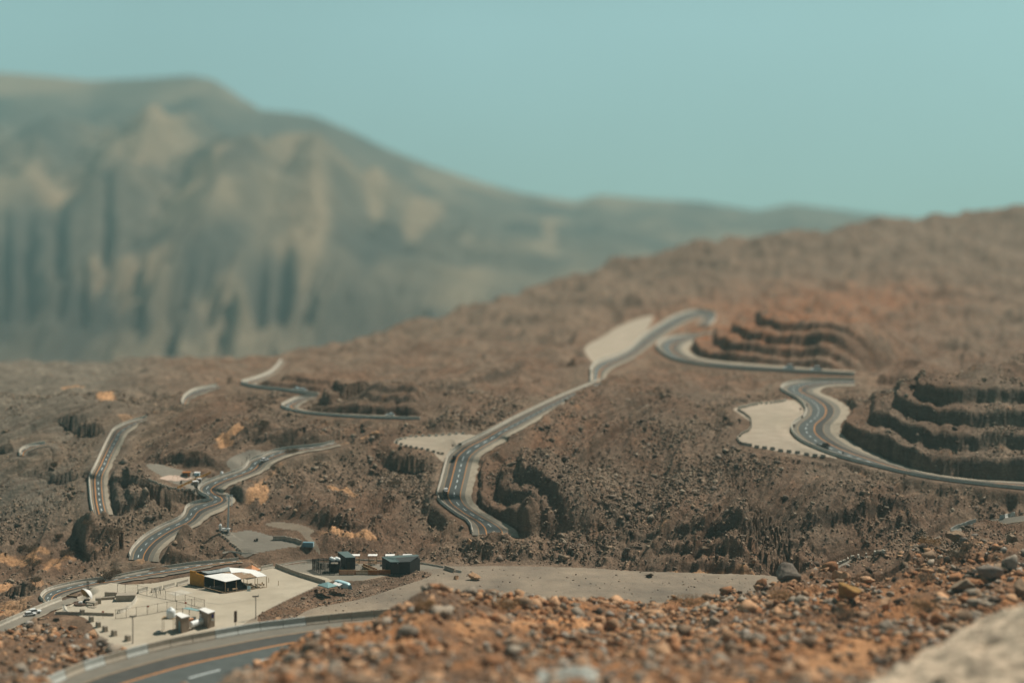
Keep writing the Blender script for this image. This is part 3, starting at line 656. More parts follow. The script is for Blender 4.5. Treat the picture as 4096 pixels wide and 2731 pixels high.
# ------------------------------------------------------------------ loose rock
def ico(sub, seed, squash=.7, rough=.32):
    bm = bmesh.new(); bmesh.ops.create_icosphere(bm, subdivisions=sub, radius=1)
    r = np.random.default_rng(seed); cuts = r.normal(size=(9, 3)); cuts /= np.linalg.norm(cuts, axis=1)[:, None]; off = r.uniform(.3, .72, 9)
    P = np.array([v.co[:] for v in bm.verts]); P *= r.uniform(1-rough, 1+rough*.4, (len(P), 1))
    for c, o in zip(cuts, off):
        d = P@c; P -= np.maximum(d-o, 0)[:, None]*c[None]
    P *= np.array([r.uniform(.8, 1.25), r.uniform(.7, 1.), squash*r.uniform(.7, 1.2)])
    Fc = np.array([[v.index for v in f.verts] for f in bm.faces]); bm.free(); return P, Fc
def shard(n, seed):
    r = np.random.default_rng(seed); bm = bmesh.new()
    for p in r.normal(size=(n, 3)):
        p = p/np.linalg.norm(p)*r.uniform(.5, 1.15); bm.verts.new((p[0]*1.15, p[1]*.9, p[2]*.72))
    q_ = bmesh.ops.convex_hull(bm, input=bm.verts); bmesh.ops.delete(bm, geom=[e for e in q_['geom_interior'] if isinstance(e, bmesh.types.BMVert)], context='VERTS')
    bmesh.ops.triangulate(bm, faces=bm.faces); bm.verts.index_update()
    P = np.array([v.co[:] for v in bm.verts]); Fc = np.array([[v.index for v in f.verts] for f in bm.faces]); bm.free(); return P, Fc
TPL1 = [shard(8, s) for s in range(14)]; TPL2 = [shard(13, 50+s) for s in range(10)]
zi = lambda r, c: Z[r, c]
def scatter(name, n, wmap, size, cols, tpl, sink=.25, elong=1.):
    p = (wmap*natural).ravel().astype(np.float64)
    p *= np.gradient(Dg)[:, None].repeat(NC, 1).ravel()*DD.ravel()
    k = rng.choice(p.size, n, p=p/p.sum())
    s = size[0]*(size[1]/size[0])**(rng.uniform(0, 1, n)**2.2)
    pos = Vt[k]+np.column_stack([rng.uniform(-.3, .3, n), rng.uniform(-.5, .5, n), s*sink])
    ang = rng.uniform(0, 6.283, n); tl = rng.normal(0, .35, n); tx = rng.integers(0, len(tpl), n)
    cc = np.array(cols)[rng.integers(0, len(cols), n)]*rng.uniform(.7, 1.25, (n, 1))
    Vs, Fs, Cs, base = [], [], [], 0
    for j, (P, f) in enumerate(tpl):
        m = np.where(tx == j)[0]
        if not len(m): continue
        c, sn = np.cos(ang[m]), np.sin(ang[m]); ct, st = np.cos(tl[m]), np.sin(tl[m])
        x = P[None, :, 0]*elong; y = P[None, :, 1]; z = P[None, :, 2]
        y2 = y*ct[:, None]-z*st[:, None]; z2 = y*st[:, None]+z*ct[:, None]
        Vv = np.stack([x*c[:, None]-y2*sn[:, None], x*sn[:, None]+y2*c[:, None], z2], -1)*s[m, None, None]+pos[m][:, None]
        Vs.append(Vv.reshape(-1, 3)); Cs.append(np.repeat(cc[m], len(P), 0))
        Fs.append((f[None]+(np.arange(len(m))*len(P))[:, None, None]).reshape(-1, 3)+base); base += Vv.shape[0]*len(P)
    o = link(name, np_mesh(name, np.concatenate(Vs), np.concatenate(Fs), [M_rock], col=np.concatenate(Cs)))
    return tag(o, kind='stuff')
GREY, TAN, DRK, RED = (.31,.255,.20), (.48,.28,.16), (.10,.07,.05), (.32,.15,.07)
visf = (U > -80) & (U < 4180)
w_near = near*visf*(.12+1.3*rocky**1.5)*(1-.7*sst(ftan, .3, .9))
scatter('rubble', 22000, w_near, (.4, 2.6), [GREY, TAN, TAN, RED, DRK, (.33,.29,.25), (.42,.24,.13)], TPL1)
scatter('rubble', 2200, near*visf*rocky, (1.5, 4.2), [GREY, TAN, RED, (.3,.2,.13)], TPL2, .1)
w_mid = (1-.6*strata_m)*(1-near)*(DD < 860)*visf*(.12+1.2*np.clip(scree, 0, 1)+.9*sst(rocky, .55, .9)+.5*out_m)*(1-orange*.9)
scatter('rubble', 70000, w_mid, (.24, 1.0), [(.29,.225,.165), (.22,.165,.12), (.19,.13,.09), (.36,.25,.165), DRK, (.25,.195,.145)], TPL1)
flatr = (bankm*1.6+(PADS['plateau']['mask'] & ~sandm & ~yardm)*.10*(.3+rocky)).astype(np.float32)*(1-sandm)*(1-yardm)
nat_ = natural; natural = np.ones_like(nat_); scatter('rubble', 2600, flatr*(road_near > 1), (.15, .75), [(.29,.22,.16), (.22,.165,.12), DRK], TPL1, .1); natural = nat_
scatter('rubble', 1400, w_mid, (1.0, 2.4), [(.29,.23,.17), (.22,.17,.13), DRK, (.26,.185,.125)], TPL2, .1)
# ------------------------------------------------------------------ building helpers
PZ = -174.0
def T(u, v, h=0., z=PZ): return Vector(W(u, v, z+h))          # point h above the plateau seen at (u, v)
GV = VH-Z*F/DD
def hit(u, v, dmin=None):
    """first visible ground point on the bearing u at dip v"""
    c = int(np.clip(round(((u-CX)/F-Ag[0])/(Ag[1]-Ag[0])), 0, NC-1)); col = GV[:, c]
    r0 = np.searchsorted(Dg, dmin if dmin else 300)
    k = np.nonzero(col[r0:] <= v)[0]
    r = r0+(k[0] if len(k) else len(Dg)-1-r0)
    return Vector(((u-CX)/F*Dg[r], Dg[r], Z[r, c]))
def gz(x, y):
    r = np.clip(np.searchsorted(Dg, y), 1, NR-1); c = int(np.clip(round((x/y-Ag[0])/(Ag[1]-Ag[0])), 0, NC-1))
    t = (y-Dg[r-1])/(Dg[r]-Dg[r-1]); return float(Z[r-1, c]*(1-t)+Z[r, c]*t)
class MB:
    def __init__(s): s.v = []; s.f = []
    def add(s, V, Fc): b = len(s.v); s.v += [tuple(p) for p in V]; s.f += [tuple(i+b for i in f) for f in Fc]; return s
    def prism(s, base, top):
        n = len(base); s.add(list(base)+list(top), [tuple(range(n))[::-1], tuple(range(n, 2*n))]+[(i, (i+1) % n, n+(i+1) % n, n+i) for i in range(n)]); return s
    def box(s, c, d, rz=0., taper=1., M=None):
        x, y, z = d[0]/2, d[1]/2, d[2]; R = Matrix.Rotation(rz, 3, 'Z'); c = Vector(c)
        P = [c+R@Vector((a*x*k, b*y*k, h)) for h, k in ((0, 1), (z, taper)) for a, b in ((-1,-1),(1,-1),(1,1),(-1,1))]
        if M: P = [M@p for p in P]
        return s.prism(P[:4], P[4:])
    def beam(s, p, q, w, h=None):
        p, q = Vector(p), Vector(q); h = h or w; d = (q-p).normalized(); up = Vector((0,0,1)) if abs(d.z) < .95 else Vector((0,1,0))
        a = d.cross(up).normalized()*w/2; b = a.cross(d).normalized()*h/2
        return s.prism([p-a-b, p+a-b, p+a+b, p-a+b], [q-a-b, q+a-b, q+a+b, q-a+b])
    def tube(s, p, q, r0, r1=None, n=8):
        p, q = Vector(p), Vector(q); r1 = r0 if r1 is None else r1; d = (q-p).normalized(); a = d.orthogonal().normalized(); b = d.cross(a)
        cs = [a*math.cos(6.2832*i/n)+b*math.sin(6.2832*i/n) for i in range(n)]
        return s.prism([p+c*r0 for c in cs], [q+c*r1 for c in cs])
    def lathe(s, c, prof, n=16):
        c = Vector(c); V = [c+Vector((r*math.cos(6.2832*i/n), r*math.sin(6.2832*i/n), z)) for r, z in prof for i in range(n)]
        m = len(prof); Fc = [(j*n+i, j*n+(i+1) % n, (j+1)*n+(i+1) % n, (j+1)*n+i) for j in range(m-1) for i in range(n)]
        return s.add(V, Fc+[tuple(range(n))[::-1], tuple(range((m-1)*n, m*n))])
    def sheet(s, P, t=.08):
        P = [Vector(p) for p in P]; return s.prism([p-Vector((0,0,t)) for p in P], P)
    def build(s, name, m, parent=None, bevel=0., smooth=False, origin=None):
        me = bpy.data.meshes.new(name); o0 = Vector(origin) if origin is not None else Vector((0,0,0))
        me.from_pydata([tuple(Vector(p)-o0) for p in s.v], [], s.f)
        bm = bmesh.new(); bm.from_mesh(me); bmesh.ops.recalc_face_normals(bm, faces=bm.faces); bm.to_mesh(me); bm.free()
        me.materials.append(m)
        if smooth: me.polygons.foreach_set('use_smooth', np.ones(len(me.polygons), bool))
        o = link(name, me, parent)
        if origin is not None and parent is None: o.location = o0
        if bevel > 0:
            b = o.modifiers.new('bevel', 'BEVEL'); b.width = bevel; b.segments = 2; b.limit_method = 'ANGLE'
        return o
def empty(name, loc, label, cat, group=None, rz=0.):
    o = bpy.data.objects.new(name, None); COL.objects.link(o); o.location = loc; o.rotation_euler = (0, 0, rz); o.empty_display_size = .5
    return tag(o, label, cat, group)
def copy_tree(o, parent=None):
    c = o.copy(); COL.objects.link(c); c.parent = parent
    for ch in list(o.children):
        if ch is not c: copy_tree(ch, c)
    return c
def rel(mb, loc):
    l = Vector(loc); mb.v = [tuple(Vector(p)-l) for p in mb.v]; return mb
class Thing:
    """an Empty at the base; parts given in world coordinates"""
    def __init__(s, name, loc, label, cat, group=None): s.loc = Vector(loc); s.o = empty(name, loc, label, cat, group)
    def part(s, name, mb, m, parent=None, **k):
        lab = k.pop('label', None); o = rel(mb, s.loc).build(name, m, parent or s.o, **k)
        if lab: o['label'] = lab
        return o
# materials of built things
M_dkwall = mat('charcoal_metal_cladding', (.035,.036,.036), noise=.2, nscale=.8, rough=.6)
M_roofteal = mat('grey_green_metal_roof', (.105,.150,.148), noise=.12, nscale=.6, rough=.55)
M_wood = mat('rust_stained_wood', (.34,.125,.035), noise=.35, nscale=1.4)
M_wood2 = mat('weathered_wood', (.36,.25,.15), noise=.3, nscale=1.4)
M_ochre = mat('ochre_render', (.42,.20,.03), noise=.3, nscale=.7, bump=.05)
M_canvas = mat('white_canvas', (.82,.82,.80), noise=.08, nscale=.5)
M_thatch = mat('palm_thatch', (.33,.23,.15), noise=.45, nscale=3., bump=.15, bscale=4)
M_black = mat('black_fabric', (.015,.014,.013), rough=.95)
M_tarp = mat('grey_tarpaulin', (.28,.31,.31), noise=.35, nscale=1.5)
M_orangecloth = mat('orange_canvas', (.66,.30,.15), noise=.08, nscale=.6)
M_tealcloth = mat('grey_teal_canvas', (.22,.36,.37), noise=.08, nscale=.6)
M_paleblue = mat('pale_blue_paint', (.46,.68,.74), noise=.06, nscale=.6, rough=.35, spec=.5)
M_blue = mat('blue_paint', (.16,.30,.36), noise=.1, nscale=.8, rough=.5)
M_navy = mat('navy_sign', (.03,.03,.22), rough=.5)
M_steel = mat('galvanised_steel', (.38,.42,.42), noise=.1, nscale=2., rough=.45, metal=.3)
M_dksteel = mat('dark_steel', (.06,.052,.045), rough=.6)
M_whitep = mat('white_plastic', (.80,.84,.84), noise=.05, nscale=.8, rough=.4)
M_whiteroof = mat('white_roof', (.80,.79,.77), noise=.06, nscale=.7)
M_brownwall = mat('brown_render', (.27,.205,.155), noise=.15, nscale=.9)
M_brownsign = mat('brown_sign', (.11,.070,.052), noise=.15, nscale=2.)
M_concd = mat('weathered_concrete', (.36,.31,.25), noise=.22, nscale=.7)
M_concl = mat('pale_painted_concrete', (.50,.52,.49), noise=.12, nscale=.7)
M_concb = mat('brown_concrete', (.41,.355,.285), noise=.15, nscale=.7)
M_tan = mat('tan_lining', (.48,.29,.11), noise=.1, nscale=.6)
M_glass = mat('dark_glass', (.02,.025,.028), rough=.1, spec=.6)
M_tyre = mat('tyre_rubber', (.02,.02,.02), rough=.9)
M_cwhite = mat('white_car_paint', (.80,.82,.82), rough=.25, spec=.5)
M_cblack = mat('black_car_paint', (.012,.014,.016), rough=.25, spec=.5)
M_cblue = mat('pale_car_paint', (.62,.78,.82), rough=.25, spec=.5)
M_lamp = mat('car_lamp', (.6,.5,.45), rough=.2)
M_bark = mat('dry_bark', (.075,.052,.038), noise=.3, nscale=3.)
M_leaf = mat('dry_brown_leaves', (.085,.058,.036), c2=(.135,.092,.055), nscale=.8)
M_leafo = mat('dry_ochre_grass', (.28,.145,.045), c2=(.17,.09,.035), nscale=.8)
M_pinkpave = mat('pink_paving', (.56,.42,.34), noise=.08, nscale=.6)
M_red = mat('red_paint', (.42,.09,.04), rough=.6)

# ------------------------------------------------------------------ concrete barriers
def barrier_run(mb, P, h, w, gap=0.):
    """jersey profile swept along P (list of ground points)"""
    prof = [(-.5, 0), (-.5, .1), (-.22, .42), (-.13, 1), (.13, 1), (.22, .42), (.5, .1), (.5, 0)]
    P = [Vector(p) for p in P]; n = len(P); V = []
    for i in range(n):
        t = (P[min(i+1, n-1)]-P[max(i-1, 0)]); t.z = 0; t.normalize(); a = Vector((-t.y, t.x, 0))
        for x, z in prof: V.append(P[i]+a*x*w+Vector((0, 0, z*h)))
    k = len(prof); Fc = [(i*k+j, i*k+(j+1) % k, (i+1)*k+(j+1) % k, (i+1)*k+j) for i in range(n-1) for j in range(k)]
    mb.add(V, Fc+[tuple(range(k))[::-1], tuple(range((n-1)*k, n*k))])
BAR = {'west': (1.25, .9, 'pale barrier along the road that curves round behind the shell canopy'), 'loop': (1.35, 1.0, 'long pale concrete barrier edging the looping road by the lay-by with huts'),
       'far_west': (1.3, 1.0, 'pale barrier edging the straight climbing road at the left of the valley'), 'hairpin_far': (1.6, 1.2, 'faint pale barrier on the farthest hairpin below the mountains'),
       'glimpse_upper': (1.4, 1.0, 'short curved barrier on the road glimpsed above the layered slope'), 'glimpse_left': (1.3, 1.0, 'small curved barrier of the road glimpsed at the far left'),
       'hairpin_mid': (1.3, 1.0, 'barrier round the hairpin below the low stepped rock cut'), 'middle': (1.3, 1.0, 'long pale barrier along the central road with the white car'),
       'ridge_low': (2.0, 1.4, 'blurred barrier round the bend below the ridge rock cut'), 'ridge_high': (2.0, 1.4, 'blurred barrier beside the road climbing to the ridge'),
       'east': (1.5, 1.1, 'concrete barrier following the S bend under the high stepped rock wall')}
for nm, (h, wd, lab) in BAR.items():
    O = ROADDATA[nm]['O']; mb = MB(); L = np.concatenate([[0], np.cumsum(np.linalg.norm(np.diff(O, axis=0), axis=1))])
    t = np.arange(.5, L[-1]-1, 2.0); P = np.stack([np.interp(t, L, O[:, k]) for k in range(3)], -1); P[:, 2] -= .1
    step = 11 if nm == 'east' else 6
    for i in range(0, len(P)-2, step):
        if nm == 'middle' and 40 <= i*2 % 400 <= 0: continue
        seg = P[i:i+step+1].copy(); e = seg[-1]-seg[-2]; seg[-1] -= e*.06; barrier_run(mb, seg, h, wd)
    tag(mb.build('road_barrier', M_conc), lab, 'barrier')
# near road: each cast unit on its own
O = ROADDATA['valley']['O']; L = np.concatenate([[0], np.cumsum(np.linalg.norm(np.diff(O, axis=0), axis=1))])
kk = 0
for a in np.arange(4, L[-1]-8, 8.4):
    t = np.linspace(a, a+8.2, 5); P = np.stack([np.interp(t, L, O[:, k]) for k in range(3)], -1)
    um = CX+P[2, 0]*F/P[2, 1]
    pale = (830 < um < 1180) or um < 600 and kk % 5 in (0, 1, 3)
    mb = MB(); barrier_run(mb, P, 2.9, 2.3)
    o = mb.build('barrier_segment', M_concl if pale else M_concb)
    tag(o, 'pale painted barrier segment on the near curving road' if pale else 'brownish bare concrete barrier segment on the near curving road', 'barrier', 'barrier segments along the near road'); kk += 1
def run_px(pts, h, wd, name, m, lab, cat='barrier', group=None, cut=0, z=None, n=6):
    S = smoothline(pts, n); P = [Vector(W(u, v, z if z is not None else PZ)) for u, v in S]
    mb = MB()
    if cut:
        L = np.concatenate([[0], np.cumsum([(P[i+1]-P[i]).length for i in range(len(P)-1)])]); A = np.array([p[:] for p in P])
        for a in np.arange(0, L[-1]-.5, cut):
            t = np.linspace(a, min(a+cut-.12, L[-1]), 4); barrier_run(mb, np.stack([np.interp(t, L, A[:, k]) for k in range(3)], -1), h, wd)
    else: barrier_run(mb, P, h, wd)
    return tag(mb.build(name, m), lab, cat, group)
run_px([(1103,2268),(1150,2287),(1200,2305),(1255,2322),(1300,2336)], 1.75, 1.1, 'concrete_wall', M_concd, 'long low concrete wall dividing the sand lot from the shed yard', 'wall', cut=5.6)
run_px([(1106,2264),(1180,2250),(1241,2242),(1330,2240),(1416,2240),(1530,2245),(1677,2254),(1775,2270)], .7, .6, 'kerb_wall', M_conc, 'thin pale kerb curving behind the charcoal sheds', 'kerb')
for i, (a, b, lab) in enumerate([((1044,2279),(1092,2269),'barrier unit beside the orange tent'), ((708,2343),(752,2330),'barrier unit touching the ochre wall'), ((655,2356),(697,2344),'second barrier unit from the ochre wall'),
      ((606,2369),(646,2357),'third barrier unit from the ochre wall'), ((552,2371),(590,2360),'barrier unit just behind the fence corner posts')]):
    run_px([a, b], 1.7, 1.1, 'barrier_segment', M_conc, 'pale concrete '+lab, group='barriers along the back of the sand lot', n=2)
run_px([(545,2394),(538,2410),(518,2430),(492,2446),(470,2453)], 1.5, 1.0, 'curved_barrier', M_conc, 'curved pale barrier bending round the shell canopy yard', cut=5)
run_px([(221,2456),(280,2456),(335,2458),(395,2460),(455,2462)], 1.1, .9, 'low_wall', M_concd, 'straight dark faced low wall in front of the shell canopy', 'wall', cut=6)
run_px([(258,2424),(262,2440),(280,2452)], .5, 1.6, 'kerb_wall', M_conc, 'pale rounded kerb by the shell canopy platform', 'kerb')
run_px([(1779,2276),(1816,2288)], 1.7, 1.3, 'barrier_segment', M_concd, 'dark faced barrier block right of the charcoal building', n=2)
run_px([(1822,2285),(1846,2290)], 1.0, 1.0, 'barrier_segment', M_conc, 'short pale barrier end beside the dark faced block', n=2)
run_px([(890,2212),(925,2208),(972,2214),(1010,2213),(1040,2209)], .6, .6, 'kerb_wall', M_conc, 'pale kerb along the front of the tower yard', 'kerb', z=z_at(968,2213))
for c, d, rz, lab in [((446,2385),(5.4,1.2,1.9),-.12,'dark faced concrete block wall behind the shell yard'), ((505,2398),(7.6,4.2,2.4),.12,'large flat topped concrete box beside the curved barrier'), ((393,2411),(2.2,2.4,2.3),.3,'upright concrete block right of the shell canopy'),
      ((428,2396),(6.,1.,1.0),.25,'low pale wall between the two concrete blocks'), ((366,2418),(4.5,2.2,1.4),-.4,'concrete block against the shell platform')]:
    p = T(*c); mb = MB().box(p, d, rz); tag(mb.build('concrete_block', M_concd, bevel=.08), lab, 'block')
def block_row(pts, size, m, lab, grp, zoff=0, name='concrete_block'):
    P = [hit(u, v) for u, v in pts]
    base = None
    for i, p in enumerate(P):
        t = P[min(i+1, len(P)-1)]-P[max(i-1, 0)]; rz = math.atan2(t.y, t.x)
        if base is None:
            base = MB().box((0,0,-.15), (size[0], size[1], size[2]+.15), 0, .86).build(name, m, bevel=.05); o = base
        else: o = base.copy(); COL.objects.link(o)
        o.location = p; o.rotation_euler = (0, 0, rz); tag(o, lab, 'block', grp)
c6 = lambda L_: [(2900+x/3.92, 1450+y/3.92+3) for x, y in L_]
block_row(c6([(312,1278),(388,1295),(500,1318),(622,1338),(748,1358),(875,1378),(1005,1398),(1140,1417),(1282,1435),(1415,1455),(1540,1475)]), (2.5,1.0,1.15), M_concd, 'dark faced block in the lower row of the S bend lay-by', 'lower row of blocks on the S bend lay-by')
block_row(c6([(225,715),(262,705),(305,697),(345,690),(385,675),(422,668),(462,658),(505,650),(570,640),(650,638),(725,632),(785,625),(835,618),(875,612),(910,602),(945,592)]), (1.5,.9,1.2), M_conc, 'pale sunlit block in the upper row of the S bend lay-by', 'upper row of blocks on the S bend lay-by')
block_row(c6([(195,1195),(210,1220),(230,1245),(262,1262),(240,1140),(268,1122),(292,1108),(318,1092),(345,1080),(370,1062),(390,1040),(405,1020),(412,990),(410,950),(405,915),(395,880),(370,850),(340,825),(310,800),(280,780),(250,765),(215,750)]), (1.9,.8,1.1), M_concd, 'block on the wavy left edge of the S bend lay-by', 'left edge blocks on the S bend lay-by')
c5 = lambda L_: [(1500+x/2.6133, 1450+y/2.6133+2) for x, y in L_]
block_row(c5([(228,838),(275,857),(328,872),(378,885),(435,897),(493,908),(553,917),(612,931),(660,945),(703,962)]), (1.6,.8,.95), M_concd, 'dark faced block along the near edge of the leaf shaped lay-by', 'near edge blocks on the leaf shaped lay-by')
block_row(c5([(240,808),(275,797),(320,787),(372,777),(430,772),(500,768),(570,765),(640,762),(710,758),(780,752),(850,748),(920,745)]), (1.5,.7,.8), M_conc, 'pale block along the far edge of the leaf shaped lay-by', 'far edge blocks on the leaf shaped lay-by')
c7 = lambda L_: [(560+x/5.8725, 1850+y/5.8725+1) for x, y in L_]
block_row(c7([(225,410),(260,435),(300,455),(340,475),(390,492),(435,510),(485,527),(535,547),(585,567),(640,583),(700,603),(762,617),(835,632),(905,645),(995,657),(1088,668),(1165,685),(1230,705),(1295,722)]), (1.15,.7,.8), M_concd, 'dark block along the edge of the lay-by with huts', 'blocks on the lay-by with huts')
block_row([(329,2458),(365,2486),(393,2508),(420,2525),(456,2543),(511,2563)], (2.3,1.5,2.0), M_concd, 'dark faced block on the near left edge of the sand lot', 'blocks on the near left edge of the sand lot')
block_row([(882,2142),(893,2151),(903,2159),(913,2167),(923,2175),(933,2183),(942,2190),(951,2198),(960,2206),(968,2212)], (1.3,.6,.8), M_concd, 'small dark block on the slanting edge of the tower yard', 'blocks on the edge of the tower yard')
block_row([(3338,2272),(3350,2264),(3362,2257),(3376,2250),(3392,2243),(3410,2236),(3433,2229),(3465,2224),(3500,2220),(3535,2216)], (2.0,.8,1.3), M_conc, 'pale block on the gully track below the dark rocks', 'blocks on the gully track')
for pts, lab in [([(3803,2130),(3850,2110),(3904,2092)], 'curved white barrier on the gully track'), ([(4000,2078),(4060,2068)], 'short white barrier at the right edge above the boulders'),]:
    P = [hit(u, v, 655) for u, v in smoothline(pts, 6)]; mb = MB(); barrier_run(mb, P, 2.0, 1.0); tag(mb.build('road_barrier', M_concl), lab, 'barrier')
P = [Vector(p) for p in ROADDATA['lower_left']['O'][8::3]]; mb = MB(); barrier_run(mb, P, 1.8, 1.2); tag(mb.build('road_barrier', M_conc), 'pale barrier running off the left edge below the shell canopy', 'barrier')

# ------------------------------------------------------------------ charcoal sheds and their yard
t = Thing('tall_shed', T(1385,2268), 'tall charcoal shed with a sloping grey green roof behind the slatted fence', 'shed')
bs = [T(1383,2277), T(1421,2276), T(1391,2258), T(1352,2260)]; hs = [5.0, 5.0, 5.6, 5.6]
t.part('wall', MB().prism(bs, [b+Vector((0,0,h)) for b, h in zip(bs, hs)]), M_dkwall)
c = sum(bs, Vector())/4
t.part('roof', MB().sheet([c+(b-c)*1.06+Vector((0,0,h+.22)) for b, h in zip(bs, hs)], .2), M_roofteal)
t.part('door', MB().beam(bs[0].lerp(bs[1], .3)+Vector((0,-.06,0)), bs[0].lerp(bs[1], .3)+Vector((0,-.06,3.2)), 1.3, .1), M_dksteel)
t = Thing('angular_building', T(1600,2284), 'low charcoal building with a folded grey green roof right of the orange timber fence', 'building')
B = dict(FL=(1562,2295,5.0), FM=(1600,2296,5.1), FR=(1640,2297,5.3), RB=(1680,2281,5.3), BR=(1668,2268,4.9), BL=(1528,2279,5.5))
b3 = {k: T(u, v) for k, (u, v, h) in B.items()}; tp = {k: b3[k]+Vector((0,0,B[k][2])) for k in B}
od = ['FL', 'FM', 'FR', 'RB', 'BR', 'BL']
t.part('wall', MB().prism([b3[k] for k in od], [tp[k] for k in od]), M_dkwall)
rid0, rid1 = T(1583,2229.5,6.2), tp['RB']+Vector((-.3,0,1.0)); back = tp['BR']+Vector((0,.6,.5))
t.part('roof', MB().sheet([tp['FL']+Vector((0,-.3,.2)), tp['FM']+Vector((0,-.3,.2)), rid0, back.lerp(tp['BL'], .6)+Vector((0,0,.3)), tp['BL']+Vector((-.2,0,.2))], .2), M_roofteal)
t.part('roof', MB().sheet([rid0, rid1, back, back.lerp(tp['BL'], .6)+Vector((0,0,.3))], .2), M_roofteal)
t.part('roof', MB().sheet([tp['FM']+Vector((0,-.3,.2)), tp['FR']+Vector((0,-.3,.2)), rid1, rid0], .2), mat('dark_grey_roof', (.05,.057,.057), noise=.15, rough=.6), label='darker front roof facet')
for k in (.28, .72): t.part('door', MB().beam(b3['FL'].lerp(b3['FM'], k)+Vector((0,-.06,.05)), b3['FL'].lerp(b3['FM'], k)+Vector((0,-.06,4.3)), 1.75, .1), M_dksteel)
t.part('window', MB().beam(b3['FL'].lerp(b3['BL'], .45)+Vector((-.05,-.05,.4)), b3['FL'].lerp(b3['BL'], .45)+Vector((-.05,-.05,3.8)), .12, 2.6), M_glass)
t.part('lamp', MB().box(tp['FM']+Vector((-.9,-.3,-.5)), (.3,.25,.2)), M_whitep)
t = Thing('slatted_enclosure', T(1300,2286), 'open black slatted fence enclosure at the left of the tall shed', 'fence')
E = [T(1250,2276), T(1281,2294), T(1357,2296)]; E2 = [T(1250,2276), T(1318,2270)]; H = 4.5
mb, mp = MB(), []
for L_ in (E, E2):
    for a, b in zip(L_[:-1], L_[1:]):
        for k in range(11): mb.beam(a+Vector((0,0,.3+k*.4)), b+Vector((0,0,.3+k*.4)), .06, .2)
        n = max(2, int((b-a).length/2)); mp += [a.lerp(b, i/n) for i in range(n+1)]
t.part('slats', mb, M_black)
for p in {tuple(round(c, 2) for c in p): p for p in mp}.values(): t.part('post', MB().beam(p, p+Vector((0,0,H+.1)), .22), M_black)
t = Thing('tank_rack', T(1339,2284), 'dark steel rack carrying white water tanks behind the slatted fence', 'rack')
c0 = T(1339,2284); mb = MB()
for dx in (-2.1, 2.1):
    for dy in (-1.6, 1.6): mb.beam(c0+Vector((dx,dy,0)), c0+Vector((dx,dy,4.5)), .25)
t.part('frame', mb, M_black); t.part('deck', MB().box(c0+Vector((0,0,4.5)), (5,4,.2)), M_black); t.part('panel', MB().box(c0+Vector((0,-1.9,0)), (4.4,.1,3.6)), M_black)
t.part('panel', MB().box(c0+Vector((2.4,0,0)), (.1,3.6,4.4)), M_black)
for i, (dx, dy, lab) in enumerate([(-1.5,.8,'white water tank on the rack, farthest left'),(-.5,-.7,'white water tank on the rack, second from left'),(.6,.7,'white water tank on the rack, third from left'),(1.6,-.6,'white water tank on the rack, nearest the tall shed')]):
    o = MB().lathe((0,0,0), [(.02,0),(.85,.02),(.9,.5),(.85,.95),(.55,1.2),(.25,1.25),(.22,1.4),(.02,1.42)], 14).build('water_tank', M_whitep, smooth=True); o.location = c0+Vector((dx,dy,4.7)); tag(o, lab, 'tank', 'tanks on the rack')
def timber_fence(name, a, b, h, lab, mt=M_wood, boards=4, grp=None):
    t = Thing(name, a, lab, 'fence', grp); mb = MB()
    for k in range(boards): mb.beam(a+Vector((0,0,(k+.5)*h/boards)), b+Vector((0,0,(k+.5)*h/boards)), .08, h/boards*.82)
    t.part('boards', mb, mt); n = max(1, int((b-a).length/2.4))
    for i in range(n+1): p = a.lerp(b, i/n)+Vector((0,-.1,0)); t.part('post', MB().beam(p, p+Vector((0,0,h+.15)), .2), mt)
    d = (b-a).normalized(); t.part('cap_rail', MB().beam(a+Vector((0,0,h+.05)), b+Vector((0,0,h+.05)), .3, .08), M_wood2)
    return t
timber_fence('timber_fence', T(1357,2298), T(1421,2298), 2.0, 'rust orange timber fence in front of the tall shed')
timber_fence('timber_fence', T(1422,2297), T(1472,2297), 1.7, 'paler broken timber fence section between the two sheds', M_wood2, 3)
timber_fence('timber_fence', T(1474,2298), T(1518,2298), 2.0, 'rust orange timber fence section where the diagonal ramp fence meets')
timber_fence('timber_fence', T(1519,2297), T(1561,2297), 2.0, 'rust orange timber fence touching the angular building')
timber_fence('ramp_fence', T(1453,2274), T(1508,2296), 2.3, 'diagonal timber ramp fence running back between the sheds')
timber_fence('ramp_fence', T(1448,2275), T(1498,2297), 1.6, 'second lower rail of the diagonal timber ramp', M_wood2, 2)
t = Thing('handrail', T(1430,2274), 'thin grey handrail beside the tall shed', 'railing'); a, b = T(1424,2270), T(1452,2284)
t.part('rail', MB().beam(a+Vector((0,0,1.6)), b+Vector((0,0,1.4)), .1), M_steel)
for k in (0,.33,.66,1): p = a.lerp(b, k); t.part('post', MB().beam(p, p+Vector((0,0,1.5)), .1), M_steel)
sh0 = None
